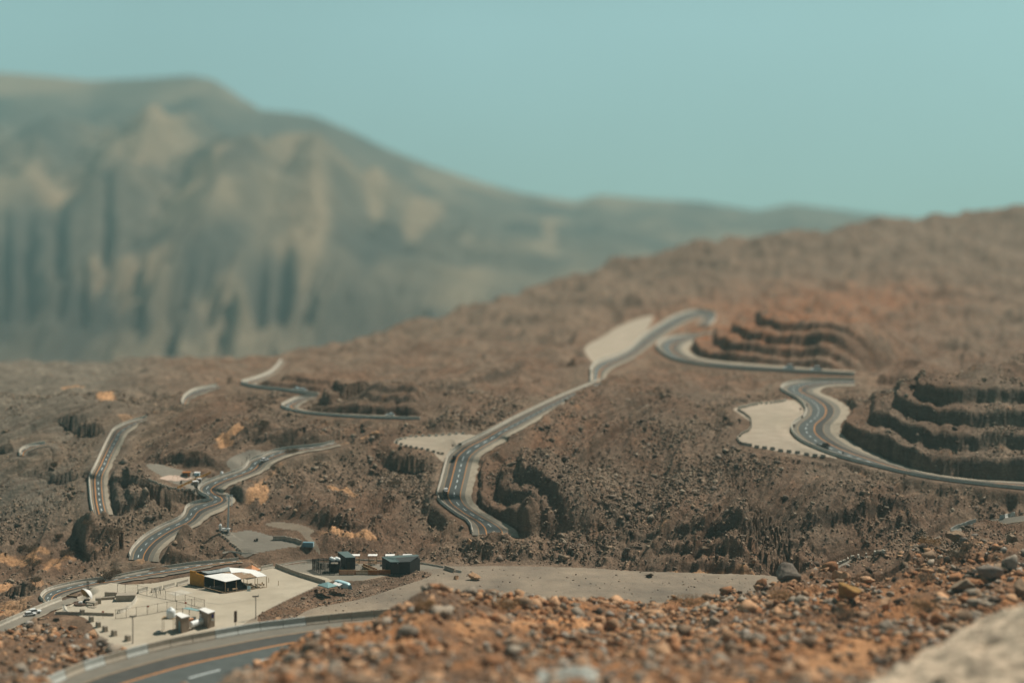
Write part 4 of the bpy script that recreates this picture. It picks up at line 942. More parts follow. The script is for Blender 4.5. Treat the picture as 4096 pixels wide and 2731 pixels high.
for u, lab in [(1421,'picnic shelter partly hidden by the tall shed'),(1491,'picnic shelter standing clear between the two sheds'),(1560,'picnic shelter just behind the left end of the angular building'),(1629,'picnic shelter showing only its roof above the angular building')]:
    p = T(u, 2256)
    if sh0 is None:
        t = Thing('picnic_shelter', p, 'white roofed '+lab, 'shelter', 'picnic shelters behind the sheds'); sh0 = t.o
        for dx in (-1.7,1.7):
            for dy in (-1.2,1.2): t.part('post', MB().beam(p+Vector((dx,dy,0)), p+Vector((dx,dy,3.9)), .16), M_wood2)
        t.part('roof', MB().box(p+Vector((0,0,3.9)), (4.0,3.0,.18)), M_whiteroof)
        t.part('table', MB().box(p+Vector((0,0,1.35)), (3.0,.9,.14)).box(p+Vector((-1.1,0,0)), (.15,.7,1.35)).box(p+Vector((1.1,0,0)), (.15,.7,1.35)), M_wood2)
        for dy in (-1.0,1.0): t.part('bench', MB().box(p+Vector((0,dy,.7)), (3.0,.35,.12)).box(p+Vector((-1.1,dy,0)), (.12,.3,.7)).box(p+Vector((1.1,dy,0)), (.12,.3,.7)), M_wood2)
    else:
        o = copy_tree(sh0); o.location = p; o['label'] = 'white roofed '+lab
# ------------------------------------------------------------------ caravan, gazebo
a, b = T(1340,2344), T(1399,2361); ax = (b-a).normalized(); ny = Vector((-ax.y, ax.x, 0)); Lc = (b-a).length; c0 = (a+b)/2
t = Thing('caravan', c0, 'rounded pale blue caravan with its rear hatch open beside the gazebo', 'caravan')
V, Fc, n, m = [], [], 20, 14
for j in range(m+1):
    s_ = -1+2*j/m; k = (1-abs(s_)**4)**.45 if abs(s_) < 1 else 0.02
    for i in range(n):
        th = 6.2832*i/n; cx, cz = math.cos(th), math.sin(th); rx = math.copysign(abs(cx)**.55, cx); rz = math.copysign(abs(cz)**.55, cz)
        V.append(c0+ax*s_*Lc/2+ny*rx*1.25*(.35+.65*k)+Vector((0,0,1.75+rz*1.3*(.3+.7*k))))
Fc = [(j*n+i, j*n+(i+1) % n, (j+1)*n+(i+1) % n, (j+1)*n+i) for j in range(m) for i in range(n)]+[tuple(range(n))[::-1], tuple(range(m*n, m*n+n))]
t.part('body', MB().add(V, Fc), M_paleblue, smooth=True)
e = c0+ax*(Lc/2+.02); t.part('hatch_opening', MB().box(e-Vector((0,0,0))+Vector((0,0,.9)), (.12,1.3,1.3), math.atan2(ax.y, ax.x)), M_black)
t.part('hatch_door', MB().box(e+ax*.9-ny*.7+Vector((0,0,.85)), (1.6,.08,1.4), math.atan2(ax.y, ax.x)+.5), M_blue)
for s_ in (-.9,.9): t.part('wheel', MB().tube(c0+ax*s_-ny*1.15+Vector((0,0,.4)), c0+ax*s_-ny*.8+Vector((0,0,.4)), .42, n=14), M_tyre)
t.part('window', MB().box(c0-ax*1.2-ny*1.27+Vector((0,0,1.9)), (1.4,.08,.7), math.atan2(ax.y, ax.x)), M_glass)
q0, q1 = c0-ax*2.8-ny*1.1, c0+ax*1.6-ny*1.1
t.part('awning', MB().sheet([q0+Vector((0,0,2.5)), q1+Vector((0,0,2.5)), q1-ny*1.9+Vector((0,0,1.9)), q0-ny*1.9+Vector((0,0,1.9))], .06), M_whiteroof)
for q in (q0-ny*1.85, q1-ny*1.85): t.part('awning_pole', MB().beam(q, q+Vector((0,0,1.9)), .08), M_steel)
t = Thing('gazebo', T(1310,2364), 'grey teal peaked gazebo in front of the caravan', 'gazebo')
lg = [T(1272,2363), T(1312,2375), T(1349,2366), T(1309,2355)]; tops = [p+Vector((0,0,2.6)) for p in lg]; pk = sum(tops, Vector())/4+Vector((0,0,1.35))
cc = sum(tops, Vector())/4; mb = MB(); ring = [cc+(p-cc)*1.05 for p in tops]
mb.add(ring+[pk]+[p-Vector((0,0,.3)) for p in ring], [(i, (i+1) % 4, 4) for i in range(4)]+[(i, 5+i, 5+(i+1) % 4, (i+1) % 4) for i in range(4)])
t.part('canopy', mb, M_tealcloth)
for p in lg: t.part('leg', MB().beam(p, p+Vector((0,0,2.6)), .1), M_steel)
def make_table(p, rz, lab, grp=None, s=1., m=M_wood2):
    t = Thing('table', p, lab, 'table', grp); p = Vector(p); R = Matrix.Rotation(rz, 3, 'Z')
    t.part('tabletop', MB().box(p+Vector((0,0,.72*s)), (1.5*s,.85*s,.07), rz), m)
    for dx in (-.65,.65):
        for dy in (-.35,.35): q = p+R@Vector((dx*s,dy*s,0)); t.part('leg', MB().beam(q, q+Vector((0,0,.72*s)), .08), m)
    return t.o
def make_chair(p, rz, lab, grp=None, s=1., m=M_wood2):
    t = Thing('chair', p, lab, 'chair', grp); p = Vector(p); R = Matrix.Rotation(rz, 3, 'Z')
    t.part('seat', MB().box(p+Vector((0,0,.45*s)), (.5*s,.5*s,.07), rz), m); q = p+R@Vector((0,.23*s,0)); t.part('backrest', MB().box(q+Vector((0,0,.55*s)), (.5*s,.06,.5*s), rz), m)
    for dx in (-.2,.2):
        for dy in (-.2,.2): q = p+R@Vector((dx*s,dy*s,0)); t.part('leg', MB().beam(q, q+Vector((0,0,.46*s)), .06), m)
    return t.o
p = T(1264,2373); t = Thing('menu_board', p, 'dark red board standing at the left corner of the gazebo', 'board'); t.part('panel', MB().box(p+Vector((0,0,.25)), (1.3,.12,1.6), .2), M_brownsign)
for dx in (-.5,.5): t.part('leg', MB().beam(p+Vector((dx,0,0)), p+Vector((dx,0,.4)), .08), M_dksteel)
for i, (u, v, lab) in enumerate([(1284,2369,'nearest the dark red board'),(1297,2372,'near the front leg'),(1322,2372,'behind the front leg'),(1335,2368,'nearest the caravan awning')]):
    make_chair(T(u, v), .6*i-1, 'wooden chair under the gazebo, '+lab, 'seats under the gazebo', 1.25)
for u, v, lab in [(1291,2366,'at its left side'),(1328,2366,'at its right side')]: make_table(T(u, v), .4, 'dark table under the gazebo '+lab, 'tables under the gazebo', 1.2, M_brownsign)
# ------------------------------------------------------------------ thatched shelter cafe
t = Thing('cafe_shelter', T(880,2350), 'open timber cafe shelter with white canvas and thatch roofs and an ochre end wall', 'shelter')
A_, B_ = T(759,2338), T(814,2348); n_ = (B_-A_).normalized(); back_ = Vector((-n_.y, n_.x, 0))*.5
Pm = A_.lerp(B_, .45)
mb = MB().prism([A_, Pm, Pm+back_, A_+back_], [A_+Vector((0,0,5.9)), Pm+Vector((0,0,5.8)), Pm+back_+Vector((0,0,5.8)), A_+back_+Vector((0,0,5.9))])
mb.prism([Pm, B_, B_+back_, Pm+back_], [Pm+Vector((0,0,5.2)), B_+Vector((0,0,4.9)), B_+back_+Vector((0,0,4.9)), Pm+back_+Vector((0,0,5.2))])
t.part('end_wall', mb, M_ochre)
for p, q, h in [(T(820,2349),T(965,2326),4.2),(T(820,2349),T(900,2371),.9),(T(762,2337),T(880,2318),4.8)]: t.part('inner_shade_fabric', MB().sheet([p, q, q+Vector((0,0,h)), p+Vector((0,0,h))], .02) if 0 else MB().beam(p+Vector((0,0,h/2)), q+Vector((0,0,h/2)), .12, h), M_black)  # dark back fabric, black sheets added to deepen the shade inside
t.part('floor_shade_sheet', MB().sheet([T(746,2336,.12),T(814,2349,.12),T(880,2372,.12),T(905,2371,.12),T(1000,2356,.12),T(965,2322,.12),T(800,2325,.12)], .1), M_black)  # black sheet added to paint the shelter's inner shade on the floor
t.part('canvas_roof', MB().sheet([T(815,2301.7,5.0),T(902,2325.6,4.2),T(965,2313.7,4.2),T(926,2292,5.4),T(884,2291.5,5.45)], .1), M_canvas)
t.part('canvas_roof', MB().sheet([T(912,2268,4.7),T(926,2290,5.5),T(967,2286.5,5.3),T(1000,2292,5.0),T(1028,2306,4.3),T(1067,2302,4.4),T(1050,2291,4.7),T(1021,2278,5.0),T(980,2273,4.9)], .1), M_canvas)
mb = MB().sheet([T(926,2292.5,5.3),T(965,2314,4.15),T(985,2311,4.2),T(975,2297,4.75),T(967,2287,5.15),T(950,2287,5.3)], .15); mb.sheet([T(975,2297,4.75),T(985,2311,4.2),T(1029,2306,4.25),T(1000,2290.5,5.1)], .15)
t.part('thatch_roof', mb, M_thatch)
t.part('thatch_roof', MB().sheet([T(884,2291,5.3),T(926,2291.5,5.3),T(950,2286.5,5.2),T(910,2286.5,5.2)], .15), M_thatch)
t.part('tarpaulin', MB().sheet([T(804,2284,5.6),T(832,2293,5.3),T(880,2287,5.3),T(922,2283,5.4),T(916,2265,5.5),T(880,2274,5.8),T(845,2281,5.5)], .35), M_tarp)
t.part('roof_edge', MB().beam(T(806,2290,5.0), T(832,2299,4.8), .3, .9).beam(T(832,2299,4.8), T(922,2287,4.8), .3, .7), M_black)
for u, v, h in [(901,2370,4.1),(945,2364,4.1),(989,2358,4.1),(1030,2353,4.2),(1066,2347,4.3),(857,2357,4.7),(1020,2335,4.4),(975,2340,4.5)]: p = T(u, v); t.part('post', MB().tube(p, p+Vector((0,0,h)), .14, .12), M_wood2)
t.part('beam', MB().beam(T(901,2370,4.05), T(1066,2347,4.2), .18), M_wood2); t.part('beam', MB().beam(T(901,2370,4.05), T(815,2347,4.9), .18), M_wood2)
p = T(824,2346); t.part('panel', MB().beam(p+Vector((0,-.3,.3)), p+Vector((0,-.3,3.6)), .6, .08), M_whiteroof)
p = T(996,2362); t = Thing('sandwich_board', p, 'pale blue folding sign board leaning in front of the cafe shelter', 'sign')
mb = MB().prism([p+Vector((-.75,-.3,0)), p+Vector((.75,-.45,0)), p+Vector((.75,-.35,0)), p+Vector((-.75,-.2,0))], [p+Vector((-.75,.3,1.9)), p+Vector((.7,.15,1.9)), p+Vector((.7,.25,1.9)), p+Vector((-.75,.4,1.9))])
t.part('front_panel', mb, mat('blue_white_board', (.42,.66,.72), c2=(.70,.82,.84), nscale=1.6)); t.part('back_leg', MB().beam(p+Vector((0,.9,0)), p+Vector((0,.3,1.8)), .1), M_wood2)
for i, (u, v, k, lab) in enumerate([(911,2366,'chair','wooden stool just right of the front corner post'),(940,2363,'table','small wooden table by the second post'),(1005,2352,'table','wooden table right of the blue sign board'),(1002,2344,'table','table at the back of the open cafe bay'),
      (1040,2346,'table','table near the right end of the cafe'),(1015,2355,'chair','chair beside the table right of the blue sign'),(1025,2347,'chair','chair in the middle of the open cafe bay'),(1054,2346,'chair','chair next to the right end post'),(1047,2340,'chair','chair on the far side of the right table'),(838,2356,'chair','white chair in the dark left bay')]):
    (make_chair if k == 'chair' else make_table)(T(u, v), .5*i, lab, None, 1.35, M_whitep if u == 838 else M_wood2)
t = Thing('orange_tent', T(1006,2303), 'orange peaked tent behind the white cafe canvas', 'tent')
lg = [T(974,2302), T(1006,2313), T(1042,2306), T(1010,2296)]; tops = [p+Vector((0,0,3.0)) for p in lg]; cc = sum(tops, Vector())/4; ring = [cc+(p-cc)*1.05 for p in tops]
mb = MB().add(ring+[cc+Vector((0,0,1.9))]+[p-Vector((0,0,.35)) for p in ring], [(i, (i+1) % 4, 4) for i in range(4)]+[(i, 5+i, 5+(i+1) % 4, (i+1) % 4) for i in range(4)])
t.part('canopy', mb, M_orangecloth)
for p in lg: t.part('leg', MB().beam(p, p+Vector((0,0,3)), .1), M_steel)
for u, v, lab in [(1075,2328,'short timber post nearest the right end of the cafe'),(1114,2340,'short timber post standing alone on the sand')]:
    p = T(u, v); tag(MB().beam((0,0,0), (0,0,1.9), .2).build('bollard', M_wood2), lab, 'post', 'short posts on the sand lot'); bpy.context.scene.objects[-1]
    o = [x for x in COL.objects if x.name.startswith('bollard')][-1]; o.location = p
# ------------------------------------------------------------------ toilet block with tanks
def hut(name, pts, h, lab):
    t = Thing(name, pts[0], lab, 'hut'); t.part('wall', MB().prism(pts, [p+Vector((0,0,h)) for p in pts]), M_brownwall); c = sum(pts, Vector())/4
    t.part('roof', MB().sheet([c+(p-c)*1.09+Vector((0,0,h+.2)) for p in pts], .22), M_whiteroof); return t
t = hut('toilet_hut', [T(727,2532),T(757,2523),T(720,2509),T(703,2516)], 5.6, 'brown toilet hut with a white flat roof beside the raised water tank')
p = T(727,2532).lerp(T(703,2516), .3); t.part('door', MB().beam(p+Vector((-.08,-.08,0)), p+Vector((-.08,-.08,4.2)), .9, .1), M_blue)
t = hut('toilet_hut', [T(831,2513),T(859,2504),T(820,2490),T(797,2496)], 5.6, 'brown toilet hut with a blue sign on its front')
p, q = T(831,2513), T(859,2504); f = Vector((.05,-.12,0))
t.part('sign', MB().beam(p.lerp(q, .62)+f+Vector((0,0,3.6)), p.lerp(q, .62)+f+Vector((0,0,5.0)), 1.1, .08), M_navy); t.part('notice', MB().beam(p.lerp(q, .58)+f+Vector((0,0,2.5)), p.lerp(q, .58)+f+Vector((0,0,3.3)), 1.5, .08), M_whitep)
t.part('door', MB().beam(T(803,2500)+Vector((-.05,-.1,0)), T(803,2500)+Vector((-.05,-.1,4.4)), .9, .1), M_whiteroof)
t = Thing('shade_roof', T(765,2492), 'thin grey teal shade roof between the toilet huts', 'shelter')
t.part('roof', MB().sheet([T(730,2431,5.2),T(753,2427,5.2),T(812,2440,5.2),T(795,2443,5.2)], .12), M_tealcloth)
for u, v in [(731,2486),(757,2490)]: t.part('post', MB().beam(T(u, v), T(u, v)+Vector((0,0,5.1)), .18), M_dksteel)
t = Thing('storage_tank', T(790,2508), 'long white horizontal tank lying between the two toilet huts', 'tank')
a, b = T(763,2497,1.9), T(822,2478,1.9); d = (b-a).normalized()
t.part('tank_body', MB().tube(a, b, 1.15, n=18).tube(a-d*.35, a, .7, 1.15, 18).tube(b, b+d*.35, 1.15, .7, 18), M_whitep, smooth=False)
for k in (.2,.8): q = a.lerp(b, k); t.part('cradle', MB().box(Vector((q.x, q.y, PZ)), (.7,1.6,1.2)), M_concd)
for u, v, m, lab in [(765,2470,M_orangecloth,'orange box piled between the toilet huts'),(775,2464,M_steel,'grey lid on the pile between the toilet huts')]:
    p = T(u, v+34); tag(MB().box(p, (1.7,1.2,3.0), .3, .9).build('crate', m, bevel=.08), lab, 'crate')
t = Thing('tank_stand', T(672,2524), 'tall thin legged steel stand left of the toilet hut', 'stand'); c0 = T(676,2524); mb = MB()
for dx in (-2.2,1.9):
    for dy in (-1.5,1.5): t.part('leg', MB().beam(c0+Vector((dx,dy,0)), c0+Vector((dx,dy,5.0)), .14), M_wood2)
t.part('deck', MB().box(c0+Vector((-.1,0,5.0)), (4.8,3.8,.18)), M_wood2)
o = MB().lathe((0,0,0), [(.02,0),(1.6,.02),(1.7,.4),(1.62,.6),(1.7,.8),(1.62,1.3),(1.7,1.8),(1.68,2.5),(1.3,3.1),(.6,3.3),(.55,3.7),(.02,3.75)], 22).build('water_tank', M_whitep, smooth=True); o.location = c0+Vector((.7,0,5.2)); tag(o, 'big white ribbed water tank raised on the thin legged stand', 'tank')
o = MB().lathe((0,0,0), [(.02,0),(.9,.02),(1.0,.5),(.8,.9),(.02,1.0)], 14).build('barrel', M_steel, smooth=True); o.location = T(634,2532); tag(o, 'grey barrel on the ground below the raised water tank', 'barrel')
# ------------------------------------------------------------------ poles, sign boards, chain fence
def tpole(u, v, h, arm, lab, r=.16):
    p = T(u, v); t = Thing('utility_pole', p, lab, 'pole'); t.part('pole', MB().tube(p, p+Vector((0,0,h)), r, r*.8), M_dksteel)
    t.part('crossarm', MB().beam(p+Vector((-arm,0,h)), p+Vector((arm*.9,0,h)), .3, .42), M_dksteel)
    t.part('brace', MB().beam(p+Vector((-arm*.8,0,h)), p+Vector((0,0,h-1.1)), .09), M_dksteel); t.part('insulator', MB().tube(p+Vector((arm*.8,0,h+.2)), p+Vector((arm*.8,0,h+.7)), .1), M_dksteel); return t
tpole(1023,2474,8.6,1.3,'dark T topped utility pole standing on the sand in front of the cafe')
tpole(531,2572,9.8,1.2,'pale T topped pole on the near edge of the sand lot', .2)
p = T(351,2402); t = Thing('lamp_post', p, 'double steel mast rising beside the shell canopy', 'post')
for dx in (-.25,.25): t.part('mast', MB().tube(p+Vector((dx,0,0)), p+Vector((dx,0,7.6)), .13), M_dksteel)
t.part('lamp', MB().box(p+Vector((0,0,7.5)), (1.0,.4,.3)), M_dksteel)
p = T(942,2504); t = Thing('info_sign', p, 'tall brown information board on the sand lot beside the near road', 'sign'); t.part('panel', MB().box(p+Vector((0,0,1.6)), (1.25,.2,4.2), .8), M_brownsign)
t.part('post', MB().beam(p, p+Vector((0,0,2)), .2), M_dksteel)
t = Thing('chain_fence', T(640,2400), 'rusty chain link fence penning the empty corner of the sand lot', 'fence')
lines_ = [[(470,2371),(501,2371),(551,2374),(588,2383),(626,2390),(663,2397),(702,2404),(741,2413),(779,2424),(818,2434)],[(818,2434),(766,2432),(706,2436),(668,2442),(630,2450),(588,2458),(545,2464),(505,2470),(462,2474)]]
rail, wire = MB(), MB()
for L_ in lines_:
    for a, b in zip(L_[:-1], L_[1:]):
        p, q = T(*a), T(*b); rail.beam(p+Vector((0,0,3.5)), q+Vector((0,0,3.5)), .07); rail.beam(p+Vector((0,0,.15)), q+Vector((0,0,.15)), .09)
        n = int((q-p).length/.9)
        for i in range(n): wire.beam(p.lerp(q, i/n)+Vector((0,0,.15)), p.lerp(q, min(1, (i+3)/n))+Vector((0,0,3.5)), .012); wire.beam(p.lerp(q, min(1, (i+3)/n))+Vector((0,0,.15)), p.lerp(q, i/n)+Vector((0,0,3.5)), .012)
    for a in L_[(0 if L_ is lines_[0] else 1):]: t.part('post', MB().beam(T(*a), T(*a)+Vector((0,0,3.7)), .12), M_dksteel)
t.part('rail', rail, M_dksteel); t.part('wire_mesh', wire, M_dksteel)
for u, v, lab in [(743,2410,'small red plate on the back run of the chain fence'),(592,2424,'small red plate in the middle of the chain fence'),(412,2446,'small red plate near the low wall')]:
    p = T(u, v+26); t = Thing('warning_plate', p, lab, 'sign', 'red plates on the fence'); t.part('plate', MB().box(p+Vector((0,-.1,2.3)), (.85,.08,.6)), M_red); t.part('post', MB().beam(p, p+Vector((0,0,2.5)), .08), M_dksteel)
for u, lab in [(617,'left rusty sawhorse frame inside the chain fence'),(637,'right rusty sawhorse frame inside the chain fence')]:
    p = T(u, 2378); t = Thing('frame_stand', p, lab, 'frame'); q = p+Vector((.3,0,2.9))
    for dx, dy in ((-.6,-.2),(.7,-.2),(.1,.9)): t.part('leg', MB().beam(p+Vector((dx,dy,0)), q, .12), M_dksteel)
p0 = [T(670,2371,.05),T(728,2357,.05),T(772,2370,.05),T(705,2382,.05)]; tag(MB().sheet(p0, .04).build('mat', M_conc), 'pale speckled mat spread on the sand behind the chain fence', 'mat')
# shell canopy
c0 = T(342,2402); t = Thing('shell_canopy', c0, 'big curved shell canopy, white outside and tan inside, on a round dark platform', 'canopy')
axis = Vector((-.62,-.55,-.42)).normalized(); ua = Vector((0,0,1))-axis*axis.z; ua.normalize(); va = axis.cross(ua)
def shell(Rr, off):
    V = []; cen = c0+Vector((.3,.2,2.3))
    for i in range(9):
        for j in range(25):
            ph = math.radians(68)*i/8; th = 2*math.pi*j/24
            V.append(cen-axis*(Rr*math.cos(ph)-Rr*.45+off)+(ua*math.cos(th)*.92+va*math.sin(th)*1.15)*Rr*math.sin(ph))
    return V, [(i*25+j, i*25+j+1, (i+1)*25+j+1, (i+1)*25+j) for i in range(8) for j in range(24)]
def cutshell(V, Fc): return V, [f for f in Fc if sum(V[k].z for k in f)/4 > PZ+.9]
t.part('inner_lining', MB().add(*cutshell(*shell(3.2, 0))), M_tan, smooth=True); t.part('outer_skin', MB().add(*cutshell(*shell(3.35, .12))), M_whiteroof, smooth=True)
p = T(326,2416); t.part('platform', MB().lathe(p, [(.02,0),(2.9,0),(3.0,.35),(2.9,.6),(.02,.62)], 24), M_brownsign); t.part('pedestal', MB().box(p+Vector((1.9,.8,.6)), (2.1,1.2,1.2)), M_black)
t.part('stairs', MB().box(T(362,2422), (2.6,1.8,.9), -.3).box(T(368,2428), (3.2,1.6,.3), -.3), M_concd); t.part('white_slab', MB().box(T(322,2412,.7), (1.5,.9,.7), .2), M_whiteroof)
timber_fence('log_rail', T(268,2388), T(308,2392), .9, 'dark log rail left of the shell canopy', M_brownsign, 1)
# ------------------------------------------------------------------ tower yard, container, lay-by huts
p = hit(911,2126); t = Thing('radio_mast', p, 'tall pale radio mast with panel antennas standing in the tower yard', 'mast')
s_ = p.y/F; t.part('pole', MB().tube(p, p+Vector((.6,0,145*s_)), .5, .28, 10), M_steel)
an = MB()
for dx, z0, z1 in [(-.95,128,152),(-.45,130,154),(1.3,100,146),(1.75,104,148)]: t.part('antenna', MB().beam(p+Vector((dx+.3,-.1,z0*s_)), p+Vector((dx+.3,-.1,z1*s_)), .16), M_whitep)
for z in (102,114,126,138,146): an.beam(p+Vector((-.7,0,z*s_)), p+Vector((2.1,0,z*s_)), .09)
t.part('antenna_frame', an, M_steel)
mb = MB()
for dx in (-2.4,1.9):
    for dy in (-1.5,1.5): mb.beam(p+Vector((dx,dy,0)), p+Vector((dx,dy,2.6)), .14)
for z in (.5,1.4,2.5): mb.beam(p+Vector((-2.4,-1.5,z)), p+Vector((1.9,-1.5,z)), .1); mb.beam(p+Vector((1.9,-1.5,z)), p+Vector((1.9,1.5,z)), .1); mb.beam(p+Vector((-2.4,1.5,z)), p+Vector((1.9,1.5,z)), .1)
tag(mb.build('cage_fence', M_dksteel), 'small steel cage fence round the foot of the radio mast', 'fence')
tag(MB().box(p+Vector((-.6,-.6,1.0)), (3.4,1.3,.5)).box(p+Vector((-1.8,-.6,0)), (.3,.8,1.)).box(p+Vector((.7,-.6,0)), (.3,.8,1.)).build('equipment_cabinet', M_whitep), 'white equipment cabinet beside the foot of the radio mast', 'cabinet')
q = p+Vector((-3.3,-.2,0)); t = Thing('gate_pillar', q, 'grey pillar with a white pyramid cap at the corner of the tower yard', 'pillar'); t.part('shaft', MB().box(q, (.95,.95,2.9)), M_concl); t.part('cap', MB().box(q+Vector((0,0,2.9)), (1.2,1.2,.7), 0, .05), M_whitep)
p = hit(1233,2185); t = Thing('shipping_container', p, 'blue shipping container at the end of the dark wall above the sheds', 'container'); R = -.10
t.part('body', MB().box(p, (4.7,1.9,1.95), R), M_blue)
for k in range(-5,6): pass
rb = MB(); Rm = Matrix.Rotation(R, 3, 'Z')
for k in range(12): rb.box(p+Rm@Vector((-2.2+k*.4,-.98,.1)), (.14,.06,1.75), R)
t.part('corrugation', rb, mat('dark_blue_paint', (.11,.22,.27), rough=.5)); t.part('door', MB().box(p+Rm@Vector((2.38,-.42,.1)), (.07,.8,1.75), R), M_paleblue); t.part('door', MB().box(p+Rm@Vector((2.38,.42,.1)), (.07,.8,1.75), R), M_paleblue)
P = [hit(u, v) for u, v in smoothline([(1092,2158),(1130,2158),(1170,2166),(1208,2177)], 4)]; mb = MB()
for a, b in zip(P[:-1], P[1:]): mb.beam(a+Vector((0,0,.8)), b+Vector((0,0,.8)), .4, 1.7)
tag(mb.build('retaining_wall', M_concd), 'dark retaining wall leading to the blue container', 'wall')
for u, v, sz, lab in [(1028,2163,1.0,'black bin standing on the tower yard gravel'),(1019,2164,.6,'small dark object left of the black bin')]:
    tag(MB().box(hit(u, v), (sz,sz,sz), .2, .9).build('bin', M_dksteel, bevel=.05), lab, 'bin')
p = hit(746,1904); t = Thing('kiosk', p, 'dark timber kiosk on the far edge of the lay-by with huts', 'kiosk'); t.part('wall', MB().box(p, (3.4,2.2,1.7)), M_brownsign); t.part('roof', MB().box(p+Vector((0,0,1.7)), (3.9,2.7,.2)), M_wood); t.part('door', MB().box(p+Vector((1.2,-1.15,0)), (.8,.08,1.4)), M_wood)
p = hit(788,1906); t = Thing('cabin', p, 'small pale blue cabin next to the dark kiosk', 'cabin'); t.part('wall', MB().box(p, (2.5,2.0,1.5)), M_paleblue); t.part('roof', MB().box(p+Vector((0,0,1.5)), (2.8,2.3,.15)), M_whiteroof); t.part('door', MB().box(p+Vector((.7,-1.05,0)), (.6,.08,1.2)), M_brownsign)
for u, v, lab in [(781,1950,'white framed brown hut nearest the loop road barrier'),(793,1936,'white framed brown hut behind the first one')]:
    p = hit(u, v); t = Thing('toilet_hut', p, lab, 'hut', 'huts on the lay-by'); t.part('wall', MB().box(p, (2.0,1.6,2.3), .3), M_brownwall); t.part('roof', MB().box(p+Vector((0,0,2.3)), (2.4,2.0,.25), .3), M_whiteroof)
    t.part('side_frame', MB().box(p+Vector((1.35,.3,0)), (.35,1.7,2.2), .3), M_whiteroof)
a, b = hit(711,1957), hit(842,1897); timber_fence('timber_fence', a, b, 1.1, 'orange timber fence running diagonally across the lay-by with huts', mat('orange_wood', (.50,.24,.06), noise=.3, nscale=1.5), 3)
p = hit(887,1899); o = MB().lathe((0,0,0), [(.02,0),(.8,0),(.75,.9),(.55,1.4),(.02,1.6)], 14).build('white_tank', M_whitep, smooth=True); o.location = p; tag(o, 'small white domed tank beside the loop road', 'tank')
q = [hit(u, v)+Vector((0,0,.1)) for u, v in smoothline([(637,1914),(665,1906),(700,1903),(745,1907),(770,1914),(750,1922),(700,1925),(660,1921)], 4, closed=True)]
tag(MB().sheet(q, .05).build('paved_circle', M_pinkpave), kind='structure')
for u, v, lab in [(701,1921,'left'),(748,1921,'right')]:
    p = hit(u, v); t = Thing('swing_frame', p, 'thin timber frame on the '+lab+' part of the pink paving', 'frame', 'frames on the pink paving')
    for dx in (-1.1,1.1): t.part('post', MB().beam(p+Vector((dx,0,0)), p+Vector((dx,0,1.5)), .1), M_wood2)
    t.part('bar', MB().beam(p+Vector((-1.1,0,1.5)), p+Vector((1.1,0,1.5)), .1), M_wood2)
tag(MB().box(hit(725,1935), (.8,.5,1.3)).build('notice_board', M_brownsign, bevel=.04), 'dark upright board in front of the pink paving', 'board')
for u, v, lab in [(998,1837,'pole on the grey lay-by, farthest back'),(987,1850,'pole on the grey lay-by, in the middle'),(968,1872,'pole on the grey lay-by, nearest')]:
    p = hit(u, v); t = Thing('utility_pole', p, 'thin utility '+lab, 'pole', 'poles on the grey lay-by'); t.part('pole', MB().tube(p, p+Vector((0,0,2.6)), .08), M_dksteel); t.part('crossarm', MB().beam(p+Vector((-.5,0,2.3)), p+Vector((.5,0,2.3)), .09), M_dksteel)
# road signs seen from behind
for u, v, h, sz, lab in [(3226.5,1631,1.2,(.7,.06,1.1),'black sign plate on the inner curve, farthest along the S bend'),(3208.7,1678,1.2,(.8,.06,1.2),'black sign plate where the S bend barrier turns white'),(3175.5,1714,1.2,(1.0,.06,1.4),'black sign plate above the tightest turn of the S bend'),
      (3268.6,1788,1.1,(1.1,.06,.9),'black sign plate just left of the black car'),(3372,1824,1.6,(.7,.06,.8),'small black sign on a thin post right of the black car'),(3202,1652,2.4,(1.0,.06,1.0),'brown sign on a tall post on the S bend lay-by'),(1839,1789,.8,(1.6,.4,1.2),'stack of dark and white sign plates at the lay-by entrance'),
      (1811,1796,1.6,(.9,.06,.9),'small brown sign on the leaf shaped lay-by'),(972,1933,.8,(.8,.06,.9),'black sign at the foot of the rock beside the loop road'),(1046,1829,.8,(.6,.06,.9),'dark sign by the barrier of the loop road')]:
    p = hit(u, v); t = Thing('road_sign', p, lab, 'sign'); t.part('post', MB().beam(p, p+Vector((0,0,h+.3)), .1), M_dksteel); t.part('plate', MB().box(p+Vector((0,-.08,h*.6)), sz, .15), M_brownsign if 'brown' in lab else M_black)
